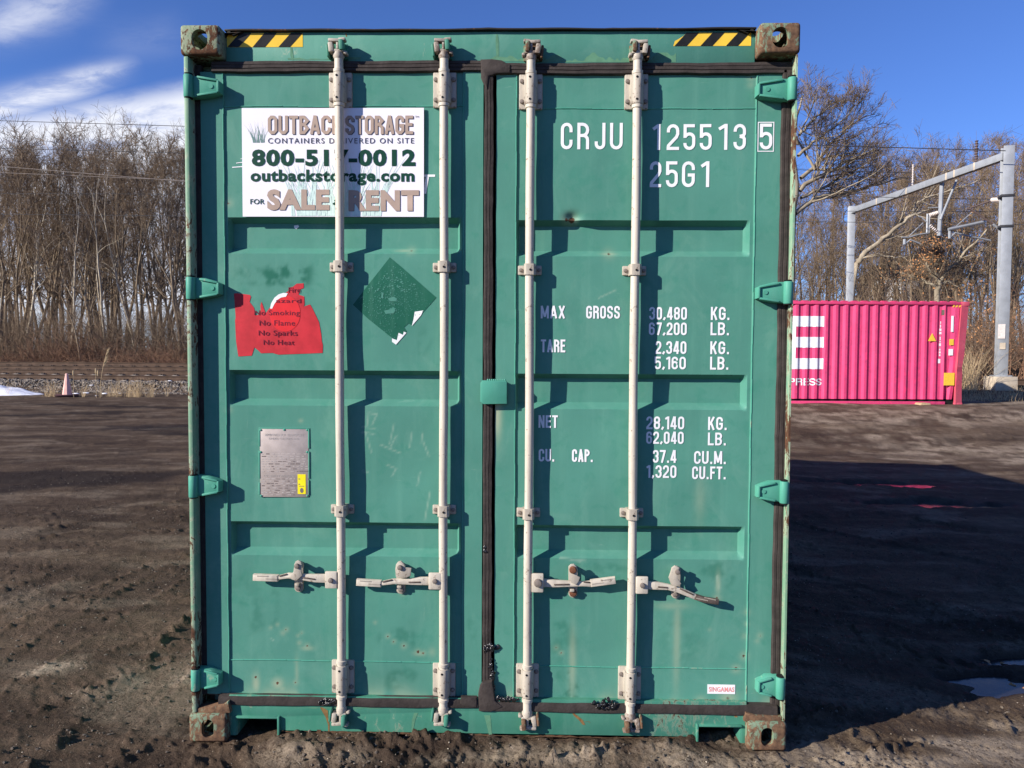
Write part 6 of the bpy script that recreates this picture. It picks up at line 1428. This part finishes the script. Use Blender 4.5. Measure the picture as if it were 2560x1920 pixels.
# sycamore: limbs surveyed one by one, then branched
def limb_tree(limbs, D, r_list, n2, n3, n4, mt, mc, label, name, seed, dj=2.0, tw=.009):
    rs = np.random.RandomState(seed); base = Q(limbs[0][0][0], 900, D); bx, by = float(base[0]), float(base[1]); bz = ground_at(bx, by); org = np.array([bx, by, bz]); L_ = []; tl = []
    for i, pts in enumerate(limbs):
        dd = 0 if i == 0 else rs.uniform(-dj, dj); q = []
        for j, (a, c) in enumerate(pts): f = j/max(1, len(pts)-1); q.append(Q(a, c, D+dd*f)-org)
        if i == 0: q[0] = np.array([0, 0, -.2])
        q = np.array(q); t = np.linspace(0, 1, 13); tt = np.linspace(0, 1, len(q)); fine = np.stack([np.interp(t, tt, q[:, k]) for k in range(3)], -1)
        fine[1:-1] += rs.normal(0, .035, (11, 3)); L_.append(fine); r_ = r_list[i]; tl.append((fine[None], (r_[0]+(r_[1]-r_[0])*t)[None], 7))
    st = np.stack(L_); sr = np.concatenate([x[1] for x in tl]); sL = np.linalg.norm(np.diff(st, axis=1), axis=2).sum(1)
    p, d, L1, R1 = kids(rs, st[1:], sr[1:], n2, .12, (.35, 1.0), (.22, .42), sL[1:], .45, tw*1.7); L1 = np.minimum(L1*1.4, 4.4); a1, r1 = grow(rs, p, d, L1, R1, 6, .13, .09, .3); tl.append((a1, r1, 4))
    p, d, L2, R2 = kids(rs, a1, r1, n3, .1, (.4, 1.0), (.35, .65), L1, .55, tw*1.2); a2, r2 = grow(rs, p, d, L2, R2, 4, .15, .09, .45)
    p, d, L3, R3 = kids(rs, a2, r2, n4, .1, (.35, .95), (.4, .8), L2, .6, tw); a3, r3 = grow(rs, p, d, np.maximum(L3, .25), R3, 3, .15, .06, .6)
    o = empty(name, (bx, by, bz)); tag(o, label, 'tree'); V, Fq = tubes(tl); link('trunk', mesh_np('trunk', V, Fq, mt, True), o); V, Fq = tubes([(a2, r2, 3), (a3, r3, 3)]); link('crown', mesh_np('crown', V, Fq, mc), o); return o, a2, a3
zs = lambda u, v: (1950+u*.34957, 180+v*.34957)
SY = [[zs(60, 1500), zs(85, 1000), zs(120, 830), zs(95, 560), zs(110, 350), zs(160, 170)],
      [zs(110, 1010), zs(240, 910), zs(370, 870), zs(560, 850), zs(640, 805), zs(770, 785), zs(890, 750)],
      [zs(140, 850), zs(260, 750), zs(380, 705), zs(470, 640), zs(600, 590), zs(700, 540)],
      [zs(150, 760), zs(260, 650), zs(340, 540), zs(450, 430), zs(560, 350), zs(680, 300)],
      [zs(130, 600), zs(240, 500), zs(330, 430), zs(470, 330), zs(540, 230)],
      [zs(140, 450), zs(210, 370), zs(310, 280), zs(420, 200)], [zs(150, 900), zs(300, 830), zs(440, 745), zs(560, 690), zs(640, 680)],
      [zs(130, 520), zs(80, 380), zs(60, 260), zs(20, 170)], [zs(300, 620), zs(420, 600), zs(560, 590), zs(660, 605)], [zs(250, 700), zs(120, 480), zs(200, 330), zs(260, 190)]]
limb_tree(SY, 44, [(.27, .04), (.15, .03), (.14, .025), (.12, .02), (.10, .02), (.09, .02), (.10, .02), (.09, .02), (.06, .02), (.08, .02)], 17, 8, 5, M_SYC, M_TWIG, 'large pale-limbed sycamore spreading beside the right edge of the green container', 'sycamore_tree', 5)
PB = [[zs(470, 1480), zs(540, 1370), zs(620, 1280)], [zs(610, 1290), zs(740, 1190), zs(850, 1100), zs(960, 1020), zs(1050, 990)], [zs(860, 1090), zs(960, 1010), zs(1040, 900), zs(1100, 830), zs(1200, 650)], [zs(960, 960), zs(1040, 900), zs(1180, 860), zs(1330, 810), zs(1420, 770)], [zs(640, 1260), zs(780, 1190), zs(900, 1180), zs(1000, 1150)], [zs(560, 1350), zs(650, 1310), zs(800, 1320), zs(910, 1320)]]
limb_tree(PB, 40, [(.16, .13), (.13, .05), (.08, .02), (.05, .015), (.07, .02), (.05, .015)], 9, 6, 4, M_SYC, M_TWIG, 'pale crooked tree leaning to the right under the portal beam', 'leaning_tree', 6, 1.0)
OKL = [[zs(1120, 1700), zs(1130, 1560), zs(1150, 1480)], [zs(1140, 1500), zs(1220, 1400), zs(1300, 1310), zs(1400, 1230), zs(1500, 1080)], [zs(1130, 1500), zs(1060, 1420), zs(1040, 1330), zs(1000, 1260)], [zs(1140, 1480), zs(1110, 1380), zs(1150, 1280)], [zs(1220, 1400), zs(1330, 1400), zs(1420, 1460)], [zs(1120, 1540), zs(980, 1470), zs(850, 1430)], [zs(1130, 1520), zs(1200, 1500), zs(1320, 1560)]]
ok, a2, a3 = limb_tree(OKL, 34, [(.14, .10), (.09, .03), (.07, .02), (.06, .02), (.05, .015), (.06, .015), (.05, .015)], 9, 6, 5, M_SYC, M_TWIG, 'small oak keeping clusters of orange dead leaves, above the pink container', 'oak_tree', 8, 1.0)
rs = np.random.RandomState(2)
def leafcloud(C, n, sp, size):
    c = C[rs.randint(len(C), size=n)]+rs.normal(0, sp, (n, 3)); u = rs.normal(0, 1, (n, 3)); u /= np.linalg.norm(u, axis=1, keepdims=True); v = rs.normal(0, 1, (n, 3)); v -= (v*u).sum(1, keepdims=True)*u; v /= np.linalg.norm(v, axis=1, keepdims=True); s = rs.uniform(.5, 1.2, (n, 1))*size
    w = np.cross(u, v)*s*.18
    V = np.stack([c-u*s, c-v*s*.5+w, c+u*s, c+v*s*.5+w], 1).reshape(-1, 3); i = np.arange(n)*4; return V, np.stack([i, i+1, i+2, i+3], -1)
ends = a3[:, -1]; cl = ends[(pnoise(ends[:, 0]*.9, ends[:, 2]*.9, 4) > -.05)]
V, Fq = leafcloud(cl, 1200, .22, .055); link('leaves', mesh_np('leaves', V, Fq, M_OAK), ok)
# shrub with leaves behind the pink container's right end
def shrub(px, D, h, w, n, mat, label, name, leaf=None, top=None, tw=.007, nl=900):
    b = Q(px, 930, D); x, y = float(b[0]), float(b[1]); z = ground_at(x, y); r2 = np.random.RandomState(int(px)); P0 = np.stack([r2.uniform(-w*.3, w*.3, n), r2.uniform(-w*.3, w*.3, n), np.zeros(n)-.05], -1); d = np.stack([r2.normal(0, .4, n), r2.normal(0, .4, n), np.ones(n)], -1); d /= np.linalg.norm(d, axis=1, keepdims=True)
    L = r2.uniform(.5, 1, n)*h; p, r_ = grow(r2, P0, d, L, np.full(n, tw*2.2), 7, .12, .02, .3); q = kids(r2, p, r_, 6, .2, (.3, .9), (.25, .5), L, .6, tw); p2, r3 = grow(r2, q[0], q[1], q[2], q[3], 4, .16, .03, .5); q = kids(r2, p2, r3, 3, .1, (.3, .9), (.4, .8), q[2], .7, tw*.8); p3, r4 = grow(r2, q[0], q[1], np.maximum(q[2], .15), q[3], 3, .16, .02, .6)
    o = empty(name, (x, y, z)); tag(o, label, 'shrub'); V, Fq = tubes([(p, r_, 4), (p2, r3, 3), (p3, r4, 3)]); link('stems', mesh_np('stems', V, Fq, mat), o)
    if leaf: V, Fq = leafcloud(p3[:, -1], nl, .06, .05); link('leaves', mesh_np('leaves', V, Fq, leaf), o)
shrub(2462, 29, 3.6, 2.2, 26, M_RTWIG, 'brown shrub with a few orange leaves left of the tall mast', 'leafy_shrub', M_OAK, nl=420); shrub(2570, 28, 3.2, 2.4, 30, M_BRUSH, 'tangled leafless shrub right of the tall mast', 'bare_shrub'); shrub(2380, 31, 3.0, 2.4, 26, M_RTWIG, 'orange-leaved shrub behind the crumpled corner of the pink container', 'leafy_shrub', M_OAK, nl=700)

# ------------------------------------------------------------------ brush, far wood, reeds and dry grass: uncountable
def stems_field(n, xy, h, wid, rs, segs=4, sides=3, wig=.16, trop=-.04, spread=.35, kid=0):
    z = ground_z(xy[:, 0], xy[:, 1])[0]; P0 = np.stack([xy[:, 0], xy[:, 1], z-.05], -1); d = np.stack([rs.normal(0, spread, n), rs.normal(0, spread, n), np.ones(n)], -1); d /= np.linalg.norm(d, axis=1, keepdims=True)
    p, r = grow(rs, P0, d, h, np.full(n, wid), segs, wig, trop, .4); lst = [(p, r, sides)]
    if kid: q = kids(rs, p, r, kid, .15, (.35, 1.0), (.25, .55), h, .7, wid*.6); p2, r2 = grow(rs, q[0], q[1], q[2], q[3], 3, .2, 0, .5); lst.append((p2, r2, 3))
    return tubes(lst)
rs = np.random.RandomState(9)
def band_xy(n, px0, px1_, d0, d1):
    px = rs.uniform(px0, px1_, n); D = rs.uniform(d0, d1, n); v = np.array([Q(a, 900, b)[:2] for a, b in zip(px, D)]); return v
n = 4600; xy = np.concatenate([band_xy(n, -120, 640, 37.5, 46), band_xy(1700, 640, 1900, 36, 45)]); td = trackdist(xy[:, 0], xy[:, 1]); xy = xy[td > 7.6]; n = len(xy)
hump = .55+1.1*sstep(-.2, .7, fbm(xy[:, 0]*.22, xy[:, 1]*.1, 3, 33)); h = rs.uniform(.5, 1.25, n)*hump*1.45
V, Fq = stems_field(n, xy, h, .0085, rs, 4, 3, .34, -.10, .8, 4); tag(link('brush', mesh_np('brush', V, Fq, M_BRUSH)), 'dense reddish brown bramble brush along the foot of the left wood', kind='stuff')
n = 2400; xy = np.concatenate([band_xy(n, -120, 640, 41, 52), band_xy(800, 640, 1900, 40, 52)]); n = len(xy); h = rs.uniform(1.8, 5.2, n); V, Fq = stems_field(n, xy, h, .011, rs, 4, 3, .24, -.02, .5, 3); tag(link('undergrowth', mesh_np('undergrowth', V, Fq, M_TWIG)), 'tall thin saplings and undergrowth between the trunks of the left wood', kind='stuff')
n = 3000; xy = band_xy(n, 1880, 2700, 33, 52); td = trackdist(xy[:, 0], xy[:, 1]); xy = xy[td > 8]; n = len(xy); h = rs.uniform(1.2, 5.5, n); V, Fq = stems_field(n, xy, h, .010, rs, 4, 3, .24, -.02, .5, 3); tag(link('undergrowth', mesh_np('undergrowth', V, Fq, M_RTWIG)), 'brown brush and saplings behind the pink container', kind='stuff')
def far_wood(px0, px1_, d0, d1, n, label, tops):
    vv, ff, base = [], [], 0; px = np.sort(rs.uniform(px0, px1_, n)); mm = PROTO
    lst = []
    for a in px:
        D = rs.uniform(d0, d1); b = Q(a, 900, D); x, y = float(b[0]), float(b[1]); z = ground_at(x, y); H = float(Q(a, rs.uniform(*tops), D)[2])-z; r2 = np.random.RandomState(int(a*7) % 9999)
        tp, tr = grow(r2, np.array([[x, y, z]]), np.array([[r2.normal(0, .06), r2.normal(0, .06), 1.]]), np.array([H]), np.array([.15]), 8, .05, .02, .15); lst.append((tp, tr, 5))
        q = kids(r2, tp, tr, 26, .2, (.4, 1.1), (.16, .3), np.array([H]), .4, .022); a1, r1 = grow(r2, q[0], q[1], q[2], q[3], 4, .13, .06, .4); lst.append((a1, r1, 3))
        q = kids(r2, a1, r1, 7, .1, (.4, 1.), (.4, .8), q[2], .55, .016); a2, r2_ = grow(r2, q[0], q[1], q[2], q[3], 2, .15, .05, .5); lst.append((a2, r2_, 3))
        q = kids(r2, a2, r2_, 2, .1, (.4, 1.), (.4, .8), q[2], .7, .014); a3, r3 = grow(r2, q[0], q[1], q[2], q[3], 2, .15, .05, .5); lst.append((a3, r3, 3))
    V, Fq = tubes(lst); tag(link('far_wood', mesh_np('far_wood', V, Fq, M_TWIG)), label, kind='stuff')
far_wood(-80, 760, 64, 82, 30, 'far bare wood that closes the view between the left trees', (352, 400)); far_wood(1850, 2700, 66, 84, 40, 'far bare wood that closes the view between the right trees', (400, 470)); far_wood(760, 1850, 56, 80, 18, 'far bare wood hidden behind the green container', (380, 430))
# dry grass tufts on the ballast and by the mast
def grass(n, xy, h0, h1, wid, label, name='dry_grass', mat=None):
    h = rs.uniform(h0, h1, len(xy)); V, Fq = stems_field(len(xy), xy, h, wid, rs, 4, 3, .12, -.07, .22); tag(link(name, mesh_np(name, V, Fq, mat or M_STRAW)), label, kind='stuff')
tuft = []
for px, D, w, n in [(130, 26.4, 10, 90), (118, 26.4, 8, 60), (207, 26.4, 7, 60), (275, 26.6, 10, 80), (290, 26.5, 8, 60), (322, 26.5, 8, 120), (340, 26.5, 10, 160), (348, 26.7, 8, 120), (368, 26.6, 5, 60), (380, 26.6, 7, 110), (415, 26.8, 3, 30), (20, 27, 5, 30), (300, 26.6, 6, 50), (250, 26.7, 6, 30)]:
    c = np.array([Q(px+rs.normal(0, w*.5), 960, D+rs.normal(0, .18))[:2] for _ in range(n//2)]); tuft.append(c)
xy = np.concatenate(tuft); grass(0, xy, .25, .75, .0032, 'tufts of dry tan grass on the ballast slope')
xy = band_xy(1500, 2405, 2680, 20.2, 25.5); grass(0, xy, .08, .28, .005, 'low dry grass around the foot of the tall mast'); xy = band_xy(150, 2405, 2445, 23.6, 25.2); grass(0, xy, .8, 1.7, .006, 'tall dry reeds beside the crumpled corner of the pink container', 'reeds')
# reed plumes near the cone: countable
M_PLUME = simple('pale_seed_head', (0.46, 0.35, 0.21), .85, 0, .15, 20)
for px, py0, py1, hd, lean, lab, kind in [(184, 978, 909, .18, .0, 'short single cattail close to the right of the traffic cone', 0), (241, 980, 905, .2, -.01, 'cattail pair standing between the cone and the plumed reed', 1), (250, 978, 858, .55, .28, 'tall reed with a feathery tan plume, behind the cattails', 2)]:
    D = 26.0; b0, t0 = Q(px, py0, D), Q(px, py1, D); h = float(t0[2]-b0[2]); x, y = float(b0[0]), float(b0[1]); o = empty('reed_stalk', (x, y, ground_at(x, y)-.02)); tag(o, lab, 'reed')
    k = B(); pr = Vector((0, 0, 0))
    for i in range(1, 7):
        t = i/6; v = Vector((lean*t*t, 0, h*t)); k.bar(pr, v, .010, 5); pr = v
    k.done('stalk', M_STRAW, o); k = B()
    if kind < 2:
        for dx in ((0,) if kind == 0 else (0, .07)): k.lathe([(.008, h-hd-dx), (.026, h-hd+.03-dx), (.022, h-.04-dx), (.006, h-dx)], 7, T(dx+lean, 0, 0))
    else:
        r2 = random.Random(4)
        for i in range(70): t = r2.random(); a = Vector((lean*(1-hd/h*(1-t))**2+.0, 0, h-hd*(1-t))); k.bar(a, a+Vector((.05+.16*r2.random()*(1-t*.6), r2.uniform(-.05, .05), .05+.14*r2.random())), .006, 3, .001)
    k.done('seed_head', M_PLUME, o)
# white house on the rise behind the right wood
hb = Q(2325, 900, 78); hx, hy_ = float(hb[0]), float(hb[1]); hz0_ = ground_at(hx, hy_)-.5; hw = 3.4; hz1 = float(Q(2325, 690, 78)[2])
M_SIDING = simple('white_siding', (0.72, 0.72, 0.72), .6, 0, .05, 2); M_ROOF = simple('grey_shingle', (0.10, 0.095, 0.095), .9, 0, .2, 6); M_GLASS = simple('dark_window', (0.03, 0.035, 0.045), .1)
hs = empty('white_house', (hx, hy_, hz0_), .2); tag(hs, 'white house glimpsed through the bare trees above the pink container', 'house'); H = hz1-hz0_
B().box(-hw, hw, 0, 7, 0, H).done('wall', M_SIDING, hs); k = B(); k.poly([(-hw-.4, H), (hw+.4, H), (0, H+2.4)], -.4, 7.4); k.done('roof', M_ROOF, hs)
for zz in (H-2.0, H-4.8):
    for xx in (-1.9, 0, 1.9):
        f = B().box(xx-.55, xx+.55, -.03, .02, zz-.75, zz+.75).done('window', M_SIDING, hs); B().box(xx-.45, xx+.45, -.05, -.035, zz-.65, zz+.65).done('pane', M_GLASS, f)

# ------------------------------------------------------------------ loose grit in the yard near the camera
rs = np.random.RandomState(31); M_GRIT = material('yard_grit'); m, kk, bb = M_GRIT; M_GRIT = m; oi = kk.node('ShaderNodeAttribute', attribute_name='tone').outputs['Fac']
kk.put(bb.inputs['Base Color'], kk.mix(oi, (0.045, 0.031, 0.022), (0.50, 0.42, 0.32))); bb.inputs['Roughness'].default_value = .85
n = 16000; ang = rs.uniform(-.68, .68, n)-YAW; dist = 2.6+9.5*rs.rand(n)**1.8; x = CAM[0]+np.sin(ang)*dist; y = CAM[1]+np.cos(ang)*dist; keep = ~((np.abs(x) < 1.25) & (y > .1) & (y < 6.1)); x, y = x[keep], y[keep]; n = len(x)
dens = sstep(-.15, .6, fbm(x*1.1, y*1.1, 3, 91)); sel = rs.rand(n) < .25+.75*dens; x, y = x[sel], y[sel]; n = len(x); z, _, wet = ground_z(x, y); ok_ = wet < .4; x, y, z = x[ok_], y[ok_], z[ok_]; n = len(x)
tone = np.where(rs.rand(n) < .36, rs.uniform(.35, 1, n), rs.uniform(0, .22, n)); size = rs.uniform(.002, .0060, n)*np.where(tone > .34, .62, 1.5)
tag(link('grit', stones(n, np.stack([x, y, z+size*.2], -1), size, tone, 'grit', M_GRIT, .7, 3)), 'loose clods and pale grit scattered on the mud', kind='stuff')
# fallen leaves by the puddle on the right
for i, (px, py, rzz) in enumerate([(2555, 1712, .4), (2466, 1650, 1.9), (2506, 1648, 3.0), (2530, 1703, 4.2)]):
    x, y = G(px, py, -.085); k = B(); pts = [(-.032, 0), (-.012, .011), (-.006, .024), (.004, .012), (.030, .016), (.020, 0), (.032, -.014), (.004, -.011), (-.004, -.022), (-.012, -.010)]
    vs = [k.bm.verts.new((a, c, .006+.012*math.sin(a*60+i))) for a, c in pts]; k.bm.faces.new(vs); o = k.done('fallen_leaf', M_OAK, None, None, 30, (x, y, ground_at(x, y)+.004)); o.rotation_euler = (.2, .15, rzz); tag(o, 'curled tan dead leaf beside the puddle at right', 'leaf', 'dead leaves by the puddle')
